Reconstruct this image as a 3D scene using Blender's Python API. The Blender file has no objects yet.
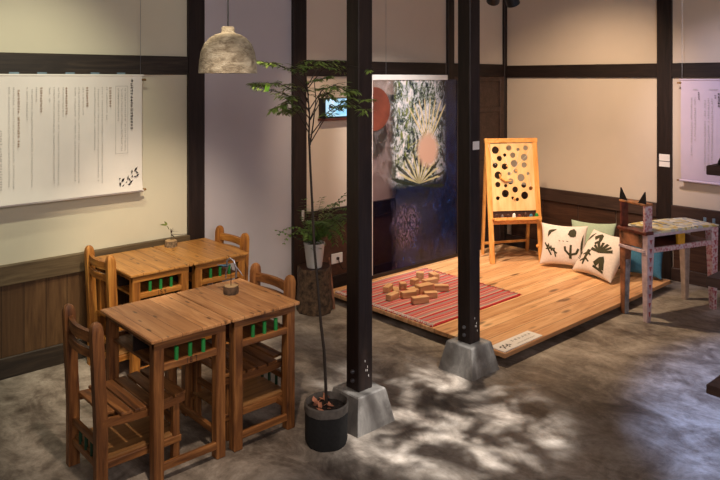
import bpy, bmesh, math, random
from math import sin, cos, pi, radians, sqrt
from mathutils import Vector, Matrix, geometry
random.seed(7)
C = bpy.context.scene.collection

# ------------------------------------------------------------------ survey helpers
# world frame: x runs along the left wall, y towards it; the lens stands at (0,0,1.9)
FL, CX, V0, H = 695.0, 360.0, 78.0, 1.9
YAW = radians(47.75)
FW = (cos(YAW), sin(YAW)); RT = (FW[1], -FW[0])
WALL_Y, WALL_X = 4.784, 6.591
def dirn(u):
    a = (u-CX)/FL
    return FW[0]+a*RT[0], FW[1]+a*RT[1]
def P(u, v, z=0.0):                       # point of the horizontal plane z
    t = (H-z)*FL/(v-V0); d = dirn(u)
    return Vector((t*d[0], t*d[1], z))
def PY(u, v, y):                          # point of a plane parallel to the left wall
    d = dirn(u); t = y/d[1]
    return Vector((t*d[0], y, H-(v-V0)/FL*t))
def PX(u, v, x):
    d = dirn(u); t = x/d[0]
    return Vector((x, t*d[1], H-(v-V0)/FL*t))
def AT(u, v, t):
    d = dirn(u)
    return Vector((d[0]*t, d[1]*t, H-(v-V0)/FL*t))

# ------------------------------------------------------------------ materials
def lin(c):
    c /= 255.0
    return c/12.92 if c <= 0.04045 else ((c+0.055)/1.055)**2.4
def col(r, g, b): return (lin(r), lin(g), lin(b), 1)
def newmat(name):
    m = bpy.data.materials.new(name); m.use_nodes = True
    nt = m.node_tree; b = nt.nodes['Principled BSDF']
    return m, nt, b
def coords(nt, scale=(1,1,1), rnd=True, rot=(0,0,0)):
    tc = nt.nodes.new('ShaderNodeTexCoord'); mp = nt.nodes.new('ShaderNodeMapping')
    mp.inputs['Scale'].default_value = scale; mp.inputs['Rotation'].default_value = rot
    if rnd:
        oi = nt.nodes.new('ShaderNodeObjectInfo')
        ml = nt.nodes.new('ShaderNodeVectorMath'); ml.operation = 'SCALE'
        cb = nt.nodes.new('ShaderNodeCombineXYZ')
        for i in range(3): nt.links.new(oi.outputs['Random'], cb.inputs[i])
        ml.inputs['Scale'].default_value = 17.0
        nt.links.new(cb.outputs[0], ml.inputs[0])
        nt.links.new(ml.outputs[0], mp.inputs['Location'])
    nt.links.new(tc.outputs['Object'], mp.inputs['Vector'])
    return mp.outputs[0]
def noise(nt, vec, scale, detail=4, rough=.55, dist=0.0):
    n = nt.nodes.new('ShaderNodeTexNoise')
    n.inputs['Scale'].default_value = scale; n.inputs['Detail'].default_value = detail
    n.inputs['Roughness'].default_value = rough; n.inputs['Distortion'].default_value = dist
    nt.links.new(vec, n.inputs['Vector']); return n.outputs['Fac']
def ramp(nt, fac, stops):
    r = nt.nodes.new('ShaderNodeValToRGB'); e = r.color_ramp.elements
    while len(e) < len(stops): e.new(0.5)
    for k, (p, c) in enumerate(stops): e[k].position = p; e[k].color = c
    nt.links.new(fac, r.inputs[0]); return r.outputs[0]
def mix(nt, fac, a, b, mode='MIX'):
    m = nt.nodes.new('ShaderNodeMix'); m.data_type = 'RGBA'; m.blend_type = mode
    for s, v in ((0, fac), (6, a), (7, b)):
        if hasattr(v, 'node'): nt.links.new(v, m.inputs[s])
        else: m.inputs[s].default_value = v
    return m.outputs[2]
def math_(nt, op, a, b=None, clamp=False):
    m = nt.nodes.new('ShaderNodeMath'); m.operation = op; m.use_clamp = clamp
    for s, v in ((0, a), (1, b)):
        if v is None: continue
        if hasattr(v, 'node'): nt.links.new(v, m.inputs[s])
        else: m.inputs[s].default_value = v
    return m.outputs[0]
def bump(nt, b, h, strength=.3, dist=.01):
    n = nt.nodes.new('ShaderNodeBump'); n.inputs['Strength'].default_value = strength
    n.inputs['Distance'].default_value = dist
    nt.links.new(h, n.inputs['Height']); nt.links.new(n.outputs[0], b.inputs['Normal'])
def plain(name, c, rough=.6, metal=0.0, var=.12, scale=12.0, bmp=.1):
    m, nt, b = newmat(name); v = coords(nt)
    n = noise(nt, v, scale, 4)
    dk = tuple(x*(1-var*2) for x in c[:3])+(1,); lt = tuple(min(1, x*(1+var)) for x in c[:3])+(1,)
    nt.links.new(ramp(nt, n, [(.3, dk), (.7, lt)]), b.inputs['Base Color'])
    b.inputs['Roughness'].default_value = rough; b.inputs['Metallic'].default_value = metal
    if bmp: bump(nt, b, n, bmp, .004)
    return m
def wood(name, dark, mid, light, axis='x', rough=.5, knots=False, grain=1.0, spec=.4, boards=None, kn=1.0):
    """boards=(axis index, width): alternate tone per glued board"""
    m, nt, b = newmat(name)
    s = {'x': (1.2, 14, 14), 'y': (14, 1.2, 14), 'z': (14, 14, 1.2)}[axis]
    v = coords(nt, tuple(q*grain for q in s))
    n1 = noise(nt, v, 1.6, 6, .6, 1.2); n2 = noise(nt, v, 5.0, 3, .6, .3)
    f = math_(nt, 'ADD', math_(nt, 'MULTIPLY', n1, .75), math_(nt, 'MULTIPLY', n2, .25))
    c = ramp(nt, f, [(.32, dark), (.5, mid), (.68, light)])
    if boards:
        v2 = coords(nt, (1,1,1)); sp = nt.nodes.new('ShaderNodeSeparateXYZ'); nt.links.new(v2, sp.inputs[0])
        q = math_(nt, 'DIVIDE', sp.outputs[boards[0]], boards[1])
        fl = math_(nt, 'FLOOR', q); wn = nt.nodes.new('ShaderNodeTexWhiteNoise'); wn.noise_dimensions = '1D'
        nt.links.new(fl, wn.inputs['W'])
        c = mix(nt, math_(nt, 'MULTIPLY', wn.outputs['Value'], .5), c, dark, 'MIX')
        fr = math_(nt, 'FRACT', q); edge = math_(nt, 'LESS_THAN', fr, boards[2] if len(boards) > 2 else .02)
        c = mix(nt, edge, c, tuple(x*.35 for x in dark[:3])+(1,))
    if knots:
        v3 = coords(nt, tuple(q*kn for q in {'x': (3.2, 11, 8), 'y': (11, 3.2, 8), 'z': (11, 8, 3.2)}[axis]))
        vo = nt.nodes.new('ShaderNodeTexVoronoi'); vo.inputs['Scale'].default_value = 1.25; vo.inputs['Randomness'].default_value = 1
        nt.links.new(v3, vo.inputs['Vector'])
        k = ramp(nt, vo.outputs['Distance'], [(.10, (1,1,1,1)), (.21, (0,0,0,1))])
        c = mix(nt, math_(nt, 'MULTIPLY', k, .8), c, tuple(x*.22 for x in dark[:3])+(1,))
    nt.links.new(c, b.inputs['Base Color'])
    b.inputs['Roughness'].default_value = rough; b.inputs['Specular IOR Level'].default_value = spec
    bump(nt, b, f, .25, .003)
    return m

M = {}
def desk_tones(k=1.0, r=1.0):
    return (col(118*k*r, 66*k, 34*k), col(172*k*r, 106*k, 58*k), col(204*k*r, 138*k, 82*k))
for ax in 'xyz': M['desk_'+ax] = wood('school_furniture_wood_'+ax, col(62,34,17), col(118,74,38), col(164,112,62), ax, .5)
for ax in 'xyz': M['honey_'+ax] = wood('honey_furniture_wood_'+ax, col(100,56,20), col(164,106,44), col(204,146,70), ax, .5)
M['top'] = wood('desk_top_boards', col(138,92,54), col(190,136,86), col(218,170,118), 'y', .42, True, 1.0, .45, (0, .105, .025), 1.7)
M['top_honey'] = wood('honey_desk_top_boards', col(146,96,46), col(200,144,76), col(226,172,100), 'y', .42, True, 1.0, .45, (0, .105, .025), 1.7)
M['ply'] = wood('aged_plywood', col(104,70,38), col(138,98,56), col(160,120,74), 'x', .55, False, .5)
for ax in 'xyz': M['dark_'+ax] = wood('dark_stained_timber_'+ax, col(22,15,13), col(36,26,23), col(50,37,32), ax, .5, False, 1.0, .35)
M['beam'] = wood('weathered_beam', col(26,21,17), col(44,36,29), col(66,55,44), 'x', .55)
M['wains'] = wood('wainscot_boards', col(66,46,28), col(92,66,40), col(112,84,54), 'z', .5, False, 1, .4, (0, .135, .03))
M['wains_dark'] = wood('dark_wainscot_boards', col(50,32,24), col(70,46,35), col(88,60,46), 'y', .5)
M['rail'] = wood('wainscot_rail', col(72,58,40), col(94,78,56), col(114,98,72), 'x', .5)
M['rail_dark'] = wood('dark_wainscot_rail', col(50,36,32), col(66,49,42), col(82,62,54), 'y', .5)
M['deck'] = wood('cedar_deck_boards', col(176,106,56), col(224,158,96), col(242,190,130), 'y', .38, True, .8, .45, (0, .21, .02))
M['deck'] = wood('cedar_deck_boards_long', col(178,122,78), col(226,176,126), col(242,206,160), 'x', .42, True, .8, .4, (1, .13, .03), .62)
M['pine_z'] = wood('pine_frame_upright', col(196,124,56), col(224,158,84), col(238,180,108), 'z', .45)
M['pine_x'] = wood('pine_frame_cross', col(196,124,56), col(224,158,84), col(238,180,108), 'x', .45)
M['block'] = wood('toy_block_wood', col(176,126,82), col(216,170,122), col(234,196,150), 'x', .5)
M['slice'] = wood('cut_log_face', col(150,118,80), col(190,156,112), col(208,180,138), 'x', .7)
M['bark'] = plain('rough_bark', col(92,72,54), .9, 0, .45, 26, 1.0)
M['bark_light'] = plain('pale_bark', col(140,118,90), .9, 0, .35, 60, .6)
M['green'] = plain('green_paint', col(34,124,58), .45, 0, .15)
M['darkgreen'] = plain('dark_green_paint', col(20,58,34), .5, 0, .15)
M['bluepaint'] = plain('grey_blue_paint', col(120,145,160), .5, 0, .15)
M['black'] = plain('black_paint', col(14,14,14), .5, 0, .1)
M['ink'] = plain('black_ink', col(58,56,56), .8, 0, .05, 12, 0)
M['greyink'] = plain('grey_ink', col(164,160,154), .8, 0, .05, 12, 0)
M['brownink'] = plain('brown_ink', col(150,118,92), .8, 0, .05, 12, 0)
M['olive'] = plain('olive_print', col(58,54,30), .85, 0, .15, 30, 0)
M['white'] = plain('white_plastic', col(222,220,216), .4, 0, .03)
M['paper'] = plain('white_card', col(235,230,224), .7, 0, .02)
M['banner'] = plain('white_fabric_banner', col(226,220,212), .85, 0, .03, 3, .05)
M['banner_lilac'] = plain('lilac_fabric_banner', col(206,190,206), .85, 0, .03, 3, .05)
M['rod'] = plain('brass_rod_end', col(170,130,80), .4, .6, .1)
M['steel'] = plain('worn_steel', col(150,150,155), .35, .9, .1)
M['cushion_cream'] = plain('cream_canvas', col(222,208,200), .9, 0, .05, 60, .2)
M['cushion_sage'] = plain('sage_canvas', col(168,184,160), .9, 0, .05, 60, .2)
M['cushion_teal'] = plain('teal_canvas', col(58,112,140), .9, 0, .08, 60, .2)
M['potwhite'] = plain('white_pot_glaze', col(206,206,202), .45, 0, .04)
M['soil'] = plain('dark_potting_soil', col(40,30,22), .95, 0, .5, 60, .9)
M['rust'] = plain('rust_brown_paint', col(112,52,36), .5, 0, .35, 18)
M['orange'] = plain('yellow_orange_paint', col(232,166,40), .5, 0, .15, 14)
M['greyblue_wood'] = plain('worn_blue_grey_paint', col(150,150,156), .6, 0, .3, 16)
M['burnt'] = plain('scorched_wood', col(158,104,72), .6, 0, .5, 9)
M['burntorange'] = plain('worn_orange_brown_paint', col(176,116,70), .5, 0, .4, 20)
M['palewood'] = plain('pale_weathered_wood', col(176,156,142), .6, 0, .2, 16)
M['cable'] = plain('black_cable', col(18,18,18), .5)
M['whitecord'] = plain('white_cord', col(220,216,210), .6)
M['bead'] = plain('painted_bead', col(60,34,24), .5, 0, .2)
M['cream_leaf'] = plain('cream_leaf_print', col(206,184,134), .8, 0, .15, 30, 0)
M['green_leaf_print'] = plain('green_leaf_print', col(122,138,62), .8, 0, .3, 30, 0)

def leafmat(name, a, b_):
    m, nt, b = newmat(name); v = coords(nt, rnd=False)
    n = noise(nt, v, 22, 2)
    nt.links.new(ramp(nt, n, [(.3, a), (.7, b_)]), b.inputs['Base Color'])
    b.inputs['Roughness'].default_value = .5
    b.inputs['Subsurface Weight'].default_value = 0
    return m
M['leaf'] = leafmat('tree_leaf', col(62,86,40), col(128,150,70))
M['fern'] = leafmat('fern_leaf', col(66,98,44), col(116,150,66))
M['stem'] = plain('plant_stem', col(44,34,26), .7)

def plaster(name, c, wt=0):
    m, nt, b = newmat(name); v = coords(nt, rnd=False)
    n = noise(nt, v, 1.3, 5, .6, .4); n2 = noise(nt, v, 60, 3)
    nt.links.new(ramp(nt, n, [(.25, tuple(x*.9 for x in c[:3])+(1,)), (.75, c)]), b.inputs['Base Color'])
    b.inputs['Roughness'].default_value = .92
    bump(nt, b, n2, .08, .003); return m
M['plaster'] = plaster('clay_plaster', col(214,198,180))
M['plaster_left'] = plaster('pale_plaster', col(212,206,182))
M['panelwhite'] = plaster('white_sliding_panel', col(198,192,196))
M['ceil'] = wood('ceiling_boards', col(30,22,18), col(44,33,27), col(58,45,36), 'y', .7)

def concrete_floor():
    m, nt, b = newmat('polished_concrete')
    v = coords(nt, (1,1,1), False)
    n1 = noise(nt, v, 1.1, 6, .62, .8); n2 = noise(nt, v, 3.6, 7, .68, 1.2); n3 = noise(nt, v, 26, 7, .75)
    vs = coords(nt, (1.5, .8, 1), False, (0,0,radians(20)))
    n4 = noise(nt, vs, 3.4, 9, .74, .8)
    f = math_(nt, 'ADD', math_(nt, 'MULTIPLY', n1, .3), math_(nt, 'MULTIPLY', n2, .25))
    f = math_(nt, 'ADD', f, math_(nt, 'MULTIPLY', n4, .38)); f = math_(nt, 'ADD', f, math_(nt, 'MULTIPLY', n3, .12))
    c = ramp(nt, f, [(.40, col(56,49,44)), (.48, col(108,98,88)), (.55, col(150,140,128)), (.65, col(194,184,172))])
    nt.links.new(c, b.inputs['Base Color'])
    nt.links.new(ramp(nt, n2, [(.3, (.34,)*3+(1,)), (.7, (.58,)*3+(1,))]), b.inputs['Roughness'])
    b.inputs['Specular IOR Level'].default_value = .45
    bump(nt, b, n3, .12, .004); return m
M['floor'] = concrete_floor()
def footing_mat():
    m, nt, b = newmat('cast_concrete'); v = coords(nt, (1,1,.6))
    n = noise(nt, v, 6, 7, .7, .6); n2 = noise(nt, v, 45, 3)
    nt.links.new(ramp(nt, n, [(.3, col(88,84,80)), (.52, col(130,126,120)), (.72, col(176,172,164))]), b.inputs['Base Color'])
    b.inputs['Roughness'].default_value = .55; bump(nt, b, n2, .2, .003); return m
M['footing'] = footing_mat()
def rug_mat():
    m, nt, b = newmat('striped_woven_rug')
    tc = nt.nodes.new('ShaderNodeTexCoord'); sp = nt.nodes.new('ShaderNodeSeparateXYZ')
    nt.links.new(tc.outputs['Object'], sp.inputs[0])
    q = math_(nt, 'FRACT', math_(nt, 'DIVIDE', sp.outputs[1], .157))
    red, pink, grey, cream, brown = col(190,16,34), col(206,106,104), col(168,140,136), col(214,176,158), col(110,66,60)
    r = nt.nodes.new('ShaderNodeValToRGB'); r.color_ramp.interpolation = 'CONSTANT'
    e = r.color_ramp.elements
    stops = [(0, red), (.15, cream), (.26, grey), (.40, pink), (.54, cream), (.62, red), (.69, pink), (.84, grey)]
    while len(e) < len(stops): e.new(.5)
    for k, (p, c) in enumerate(stops): e[k].position = p; e[k].color = c
    nt.links.new(q, r.inputs[0])
    w = nt.nodes.new('ShaderNodeTexWave'); w.inputs['Scale'].default_value = 60; w.bands_direction = 'X'
    nt.links.new(tc.outputs['Object'], w.inputs['Vector'])
    c = mix(nt, math_(nt, 'MULTIPLY', w.outputs['Fac'], .22), r.outputs[0], brown)
    nt.links.new(c, b.inputs['Base Color']); b.inputs['Roughness'].default_value = .95
    bump(nt, b, w.outputs['Fac'], .4, .003); return m
M['rug'] = rug_mat()
def shade_mat():
    m, nt, b = newmat('paper_pulp_shade'); v = coords(nt, (1,1,2.2), False)
    n = noise(nt, v, 14, 6, .7, .8); n2 = noise(nt, v, 60, 3)
    nt.links.new(ramp(nt, n, [(.34, col(104,92,74)), (.54, col(160,150,128)), (.72, col(192,184,164))]), b.inputs['Base Color'])
    b.inputs['Roughness'].default_value = .85; bump(nt, b, math_(nt, 'ADD', n, n2), .7, .01); return m
M['shade'] = shade_mat()
def pink_pattern():
    m, nt, b = newmat('pink_patterned_paint'); v = coords(nt, (1,1,1))
    vo = nt.nodes.new('ShaderNodeTexVoronoi'); vo.inputs['Scale'].default_value = 45; nt.links.new(v, vo.inputs['Vector'])
    c = ramp(nt, vo.outputs['Distance'], [(.2, col(184,108,114)), (.45, col(206,158,158)), (.7, col(216,194,192))])
    nt.links.new(c, b.inputs['Base Color']); b.inputs['Roughness'].default_value = .6; return m
M['pink'] = pink_pattern()
M['pinkpale'] = plain('pale_lilac_paint', col(206,182,186), .6, 0, .15, 20)
M['pinkred'] = plain('faded_red_paint', col(176,84,84), .6, 0, .15, 20)
def mosaic():
    m, nt, b = newmat('painted_mosaic_seat'); v = coords(nt, (1,1,1))
    vo = nt.nodes.new('ShaderNodeTexVoronoi'); vo.inputs['Scale'].default_value = 26; nt.links.new(v, vo.inputs['Vector'])
    sp = nt.nodes.new('ShaderNodeSeparateColor'); nt.links.new(vo.outputs['Color'], sp.inputs[0])
    r = nt.nodes.new('ShaderNodeValToRGB'); r.color_ramp.interpolation = 'CONSTANT'; e = r.color_ramp.elements
    stops = [(0, col(226,214,170)), (.3, col(208,184,104)), (.5, col(196,196,190)), (.68, col(236,230,214)), (.86, col(120,124,126))]
    while len(e) < len(stops): e.new(.5)
    for k, (p, c) in enumerate(stops): e[k].position = p; e[k].color = c
    nt.links.new(sp.outputs[0], r.inputs[0]); nt.links.new(r.outputs[0], b.inputs['Base Color'])
    b.inputs['Roughness'].default_value = .6; return m
M['mosaic'] = mosaic()
def film_mat():
    """printed see-through film: jungle picture on the right, nearly clear at the left"""
    m, nt, b = newmat('printed_translucent_film')
    tc = nt.nodes.new('ShaderNodeTexCoord'); sp = nt.nodes.new('ShaderNodeSeparateXYZ')
    nt.links.new(tc.outputs['Object'], sp.inputs[0]); v = tc.outputs['Object']
    mp = nt.nodes.new('ShaderNodeMapping'); mp.inputs['Scale'].default_value = (1.9,1,1.2); nt.links.new(v, mp.inputs[0])
    n1 = noise(nt, mp.outputs[0], 4.6, 6, .7, 1.5); n2 = noise(nt, mp.outputs[0], 13, 4, .65, 2.2); n3 = noise(nt, mp.outputs[0], 2.0, 3)
    f = math_(nt, 'ADD', math_(nt, 'MULTIPLY', n1, .65), math_(nt, 'MULTIPLY', n2, .35))
    top = ramp(nt, f, [(.37, col(16,24,38)), (.44, col(44,62,86)), (.48, col(110,124,84)), (.52, col(190,196,206)), (.60, col(248,240,236))])
    dk = ramp(nt, f, [(.40, col(10,14,28)), (.55, col(18,34,74)), (.70, col(46,76,134))])
    right = math_(nt, 'MULTIPLY', math_(nt, 'SUBTRACT', sp.outputs[0], .82), 5.0, True)
    lowf = math_(nt, 'MULTIPLY', math_(nt, 'SUBTRACT', math_(nt, 'ADD', .84, math_(nt, 'MULTIPLY', n1, .25)), sp.outputs[2]), 9.0, True)
    c = mix(nt, right, top, dk); c = mix(nt, lowf, c, dk)
    def blob(cx_, cz_, rx, rz_, soft):
        ax = math_(nt, 'DIVIDE', math_(nt, 'SUBTRACT', sp.outputs[0], cx_), rx); az = math_(nt, 'DIVIDE', math_(nt, 'SUBTRACT', sp.outputs[2], cz_), rz_)
        r_ = math_(nt, 'ADD', math_(nt, 'MULTIPLY', ax, ax), math_(nt, 'MULTIPLY', az, az))
        r_ = math_(nt, 'ADD', r_, math_(nt, 'MULTIPLY', math_(nt, 'SUBTRACT', n2, .5), .8))
        return math_(nt, 'MULTIPLY', math_(nt, 'SUBTRACT', 1.0, r_), soft, True)
    def fan(cx_, cz_, rad, freq, ph, lo, hi, up=1):
        dx = math_(nt, 'SUBTRACT', sp.outputs[0], cx_); dz = math_(nt, 'SUBTRACT', sp.outputs[2], cz_)
        an = math_(nt, 'ARCTAN2', dz, dx); rr = math_(nt, 'SQRT', math_(nt, 'ADD', math_(nt, 'MULTIPLY', dx, dx), math_(nt, 'MULTIPLY', dz, dz)))
        wv = math_(nt, 'COSINE', math_(nt, 'ADD', math_(nt, 'MULTIPLY', an, freq), math_(nt, 'MULTIPLY', n1, ph)))
        q = math_(nt, 'DIVIDE', rr, rad)                       # blades narrow towards the tips
        blade = math_(nt, 'MULTIPLY', math_(nt, 'SUBTRACT', wv, math_(nt, 'SUBTRACT', math_(nt, 'MULTIPLY', q, 1.5), .75)), 3.5, True)
        inside = math_(nt, 'MULTIPLY', math_(nt, 'SUBTRACT', 1.05, q), 12.0, True)
        a1 = math_(nt, 'MULTIPLY', math_(nt, 'SUBTRACT', an, lo), 20.0, True); a2 = math_(nt, 'MULTIPLY', math_(nt, 'SUBTRACT', hi, an), 20.0, True)
        return math_(nt, 'MULTIPLY', math_(nt, 'MULTIPLY', blade, inside), math_(nt, 'MULTIPLY', a1, a2))
    vg = nt.nodes.new('ShaderNodeTexVoronoi'); vg.inputs['Scale'].default_value = 16
    mg = nt.nodes.new('ShaderNodeMapping'); mg.inputs['Scale'].default_value = (1.6,1,.8); mg.inputs['Rotation'].default_value = (0,.6,0)
    nt.links.new(v, mg.inputs[0]); nt.links.new(mg.outputs[0], vg.inputs['Vector'])
    gl = math_(nt, 'MULTIPLY', math_(nt, 'SUBTRACT', .42, vg.outputs['Distance']), 9.0, True)
    band = blob(.40, 1.45, .17, .50, 2.5)
    c = mix(nt, math_(nt, 'MULTIPLY', math_(nt, 'MULTIPLY', gl, band), .75), c, col(134,144,70))
    c = mix(nt, math_(nt, 'MULTIPLY', fan(.74, 1.24, .46, 37, 2.0, .9, 2.3), .9), c, col(226,208,160))
    c = mix(nt, math_(nt, 'MULTIPLY', fan(.70, 1.36, .26, 24, 2.0, -2.7, -.4), .6), c, col(176,176,110))
    c = mix(nt, math_(nt, 'MULTIPLY', fan(.60, .86, .38, 17, 3.0, -.3, 3.3), .9), c, col(38,48,34))
    c = mix(nt, math_(nt, 'MULTIPLY', fan(.62, .88, .30, 22, 5.0, .1, 2.9), .85), c, col(214,206,158))
    c = mix(nt, blob(.74, 1.20, .17, .19, 1.6), c, col(222,180,158))
    c = mix(nt, math_(nt, 'MULTIPLY', math_(nt, 'MULTIPLY', blob(.42, .50, .26, .26, 1.2), ramp(nt, n2, [(.45,(0,0,0,1)),(.6,(1,1,1,1))])), .6), c, col(150,120,136))
    nt.links.new(c, b.inputs['Base Color']); b.inputs['Roughness'].default_value = .25
    tr = nt.nodes.new('ShaderNodeBsdfTransparent'); tr.inputs[0].default_value = (.78,.72,.74,1)
    ms = nt.nodes.new('ShaderNodeMixShader')
    e = math_(nt, 'ADD', sp.outputs[0], math_(nt, 'MULTIPLY', math_(nt, 'SUBTRACT', n1, .5), .25))
    pic = math_(nt, 'MULTIPLY', math_(nt, 'SUBTRACT', e, .22), 9.0, True)
    pic = math_(nt, 'ADD', math_(nt, 'MULTIPLY', pic, .76), .08)
    nt.links.new(pic, ms.inputs[0]); nt.links.new(tr.outputs[0], ms.inputs[1]); nt.links.new(b.outputs[0], ms.inputs[2])
    nt.links.new(ms.outputs[0], nt.nodes['Material Output'].inputs[0])
    return m
M['film'] = film_mat()
M['disc'] = plain('rust_disc', col(112,54,38), .6, 0, .2, 6, 0)
def screen_mat():
    m, nt, b = newmat('lit_screen'); v = coords(nt, (1,1,1), False)
    n = noise(nt, v, 9, 3)
    c = ramp(nt, n, [(.35, col(130,196,236)), (.65, col(196,228,246))])
    nt.links.new(c, b.inputs['Emission Color']); nt.links.new(c, b.inputs['Base Color'])
    b.inputs['Emission Strength'].default_value = .75; return m
M['screen'] = screen_mat()

# ------------------------------------------------------------------ mesh builder
class MB:
    def __init__(s): s.bm = bmesh.new()
    def _add(s, vs, fs):
        nv = [s.bm.verts.new(v) for v in vs]
        for f in fs:
            try: s.bm.faces.new([nv[i] for i in f])
            except ValueError: pass
        return nv
    def box(s, x0, x1, y0, y1, z0, z1, bev=.003, mat=None):
        t = bmesh.new()
        vs = [t.verts.new((x, y, z)) for x in (x0, x1) for y in (y0, y1) for z in (z0, z1)]
        for f in ((0,1,3,2),(4,6,7,5),(0,4,5,1),(2,3,7,6),(0,2,6,4),(1,5,7,3)): t.faces.new([vs[i] for i in f])
        if bev: bmesh.ops.bevel(t, geom=list(t.edges), offset=bev, segments=1, affect='EDGES')
        if mat is not None: bmesh.ops.transform(t, matrix=mat, verts=t.verts)
        t.verts.ensure_lookup_table()
        for i, v in enumerate(t.verts): v.index = i
        s._add([v.co.copy() for v in t.verts], [[v.index for v in f.verts] for f in t.faces]); t.free(); return s
    def bar(s, a, b, w, h, bev=.002, up=(0,0,1), w1=None, h1=None):
        """rectangular stick from a to b, w across, h along up"""
        a, b = Vector(a), Vector(b); d = (b-a).normalized(); up = Vector(up)
        if abs(d.dot(up)) > .97: up = Vector((1,0,0))
        sd = d.cross(up).normalized(); u2 = sd.cross(d).normalized()
        w1 = w if w1 is None else w1; h1 = h if h1 is None else h1
        t = bmesh.new(); vs = []
        for p, ww, hh in ((a, w, h), (b, w1, h1)):
            for sx, sy in ((-1,-1),(1,-1),(1,1),(-1,1)): vs.append(t.verts.new(p+sd*sx*ww/2+u2*sy*hh/2))
        for f in ((3,2,1,0),(4,5,6,7),(0,1,5,4),(1,2,6,5),(2,3,7,6),(3,0,4,7)): t.faces.new([vs[i] for i in f])
        if bev: bmesh.ops.bevel(t, geom=list(t.edges), offset=bev, segments=1, affect='EDGES')
        for i, v in enumerate(t.verts): v.index = i
        s._add([v.co.copy() for v in t.verts], [[v.index for v in f.verts] for f in t.faces]); t.free(); return s
    def tube(s, pts, r, n=8, r1=None):
        pts = [Vector(p) for p in pts]; m = len(pts); r1 = r if r1 is None else r1
        rings = []; prev = None
        for i, p in enumerate(pts):
            d = (pts[min(i+1, m-1)]-pts[max(i-1, 0)]).normalized()
            a = prev if prev and abs(prev.dot(d)) < .95 else (Vector((0,0,1)) if abs(d.z) < .9 else Vector((1,0,0)))
            x = (a-d*a.dot(d)).normalized(); prev = x; y = d.cross(x)
            rr = r+(r1-r)*i/max(1, m-1)
            rings.append([s.bm.verts.new(p+(x*cos(k*2*pi/n)+y*sin(k*2*pi/n))*rr) for k in range(n)])
        for i in range(m-1):
            for k in range(n): s.bm.faces.new((rings[i][k], rings[i][(k+1)%n], rings[i+1][(k+1)%n], rings[i+1][k]))
        s.bm.faces.new(rings[0][::-1]); s.bm.faces.new(rings[-1]); return s
    def lathe(s, prof, cx=0, cy=0, n=32, wob=0.0, seed=1):
        rd = random.Random(seed); off = [1+rd.uniform(-wob, wob) for _ in range(n)]
        rings = []
        for r, z in prof:
            if r < 1e-5: rings.append([s.bm.verts.new((cx, cy, z))])
            else: rings.append([s.bm.verts.new((cx+r*off[k]*cos(k*2*pi/n), cy+r*off[k]*sin(k*2*pi/n), z)) for k in range(n)])
        for a, b in zip(rings, rings[1:]):
            for k in range(n):
                if len(a) == 1 and len(b) == 1: continue
                if len(a) == 1: s.bm.faces.new((a[0], b[(k+1)%n], b[k]))
                elif len(b) == 1: s.bm.faces.new((a[k], a[(k+1)%n], b[0]))
                else: s.bm.faces.new((a[k], a[(k+1)%n], b[(k+1)%n], b[k]))
        return s
    def quad(s, a, b, c, d): s._add([Vector(q) for q in (a,b,c,d)], [(0,1,2,3)]); return s
    def poly(s, loops, fn, thick=None):
        """loops: outer + holes, 2-D; fn maps (x,y,depth) to 3-D"""
        tris = geometry.tessellate_polygon([[Vector((x, y, 0)) for x, y in l] for l in loops])
        flat = [p for l in loops for p in l]
        A = [s.bm.verts.new(fn(x, y, 0)) for x, y in flat]
        if thick is None:
            for t in tris:
                try: s.bm.faces.new([A[i] for i in t])
                except ValueError: pass
            return s
        B = [s.bm.verts.new(fn(x, y, thick)) for x, y in flat]
        for t in tris:
            try: s.bm.faces.new([A[i] for i in t]); s.bm.faces.new([B[i] for i in reversed(t)])
            except ValueError: pass
        o = 0
        for l in loops:
            n = len(l)
            for k in range(n):
                i, j = o+k, o+(k+1)%n
                s.bm.faces.new((A[i], A[j], B[j], B[i]))
            o += n
        return s
    def leaf(s, base, d, up, L, W, droop=.2):
        d = Vector(d).normalized(); up = Vector(up); sd = d.cross(up)
        if sd.length < 1e-3: sd = Vector((1,0,0))
        sd.normalize(); n = sd.cross(d)
        base = Vector(base)
        q = []
        for t, w in ((0, .08), (.3, .9), (.62, .8), (1, .02)):
            c = base+d*L*t-n*droop*L*t*t
            q.append((s.bm.verts.new(c+sd*W*w/2), s.bm.verts.new(c-n*W*.1*w), s.bm.verts.new(c-sd*W*w/2)))
        for a, b in zip(q, q[1:]):
            s.bm.faces.new((a[0], a[1], b[1], b[0])); s.bm.faces.new((a[1], a[2], b[2], b[1]))
        return s
    def build(s, name, mat, parent=None, loc=None, smooth=False, fixn=True):
        if fixn: bmesh.ops.recalc_face_normals(s.bm, faces=s.bm.faces)
        me = bpy.data.meshes.new(name); s.bm.to_mesh(me); s.bm.free()
        if smooth:
            me.polygons.foreach_set('use_smooth', [True]*len(me.polygons))
            try: me.set_sharp_from_angle(angle=radians(38))
            except Exception: pass
        o = bpy.data.objects.new(name, me); C.objects.link(o)
        me.materials.append(M[mat] if isinstance(mat, str) else mat)
        if parent: o.parent = parent
        if loc is not None: o.location = loc
        return o
def tag(o, label=None, cat=None, group=None, kind=None):
    if label: o['label'] = label
    if cat: o['category'] = cat
    if group: o['group'] = group
    if kind: o['kind'] = kind
    return o
def thing(name, label, cat, loc=(0,0,0), rz=0, group=None):
    o = bpy.data.objects.new(name, None); C.objects.link(o); o.empty_display_size = .05
    o.location = loc; o.rotation_euler = (0,0,rz); return tag(o, label, cat, group)
def structure(mb, name, mat): return tag(mb.build(name, mat), kind='structure')
def copy_tree(o, parent=None):
    c = o.copy(); C.objects.link(c)
    if parent: c.parent = parent
    for ch in [k for k in bpy.data.objects if k.parent == o]: copy_tree(ch, c)
    return c

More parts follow.
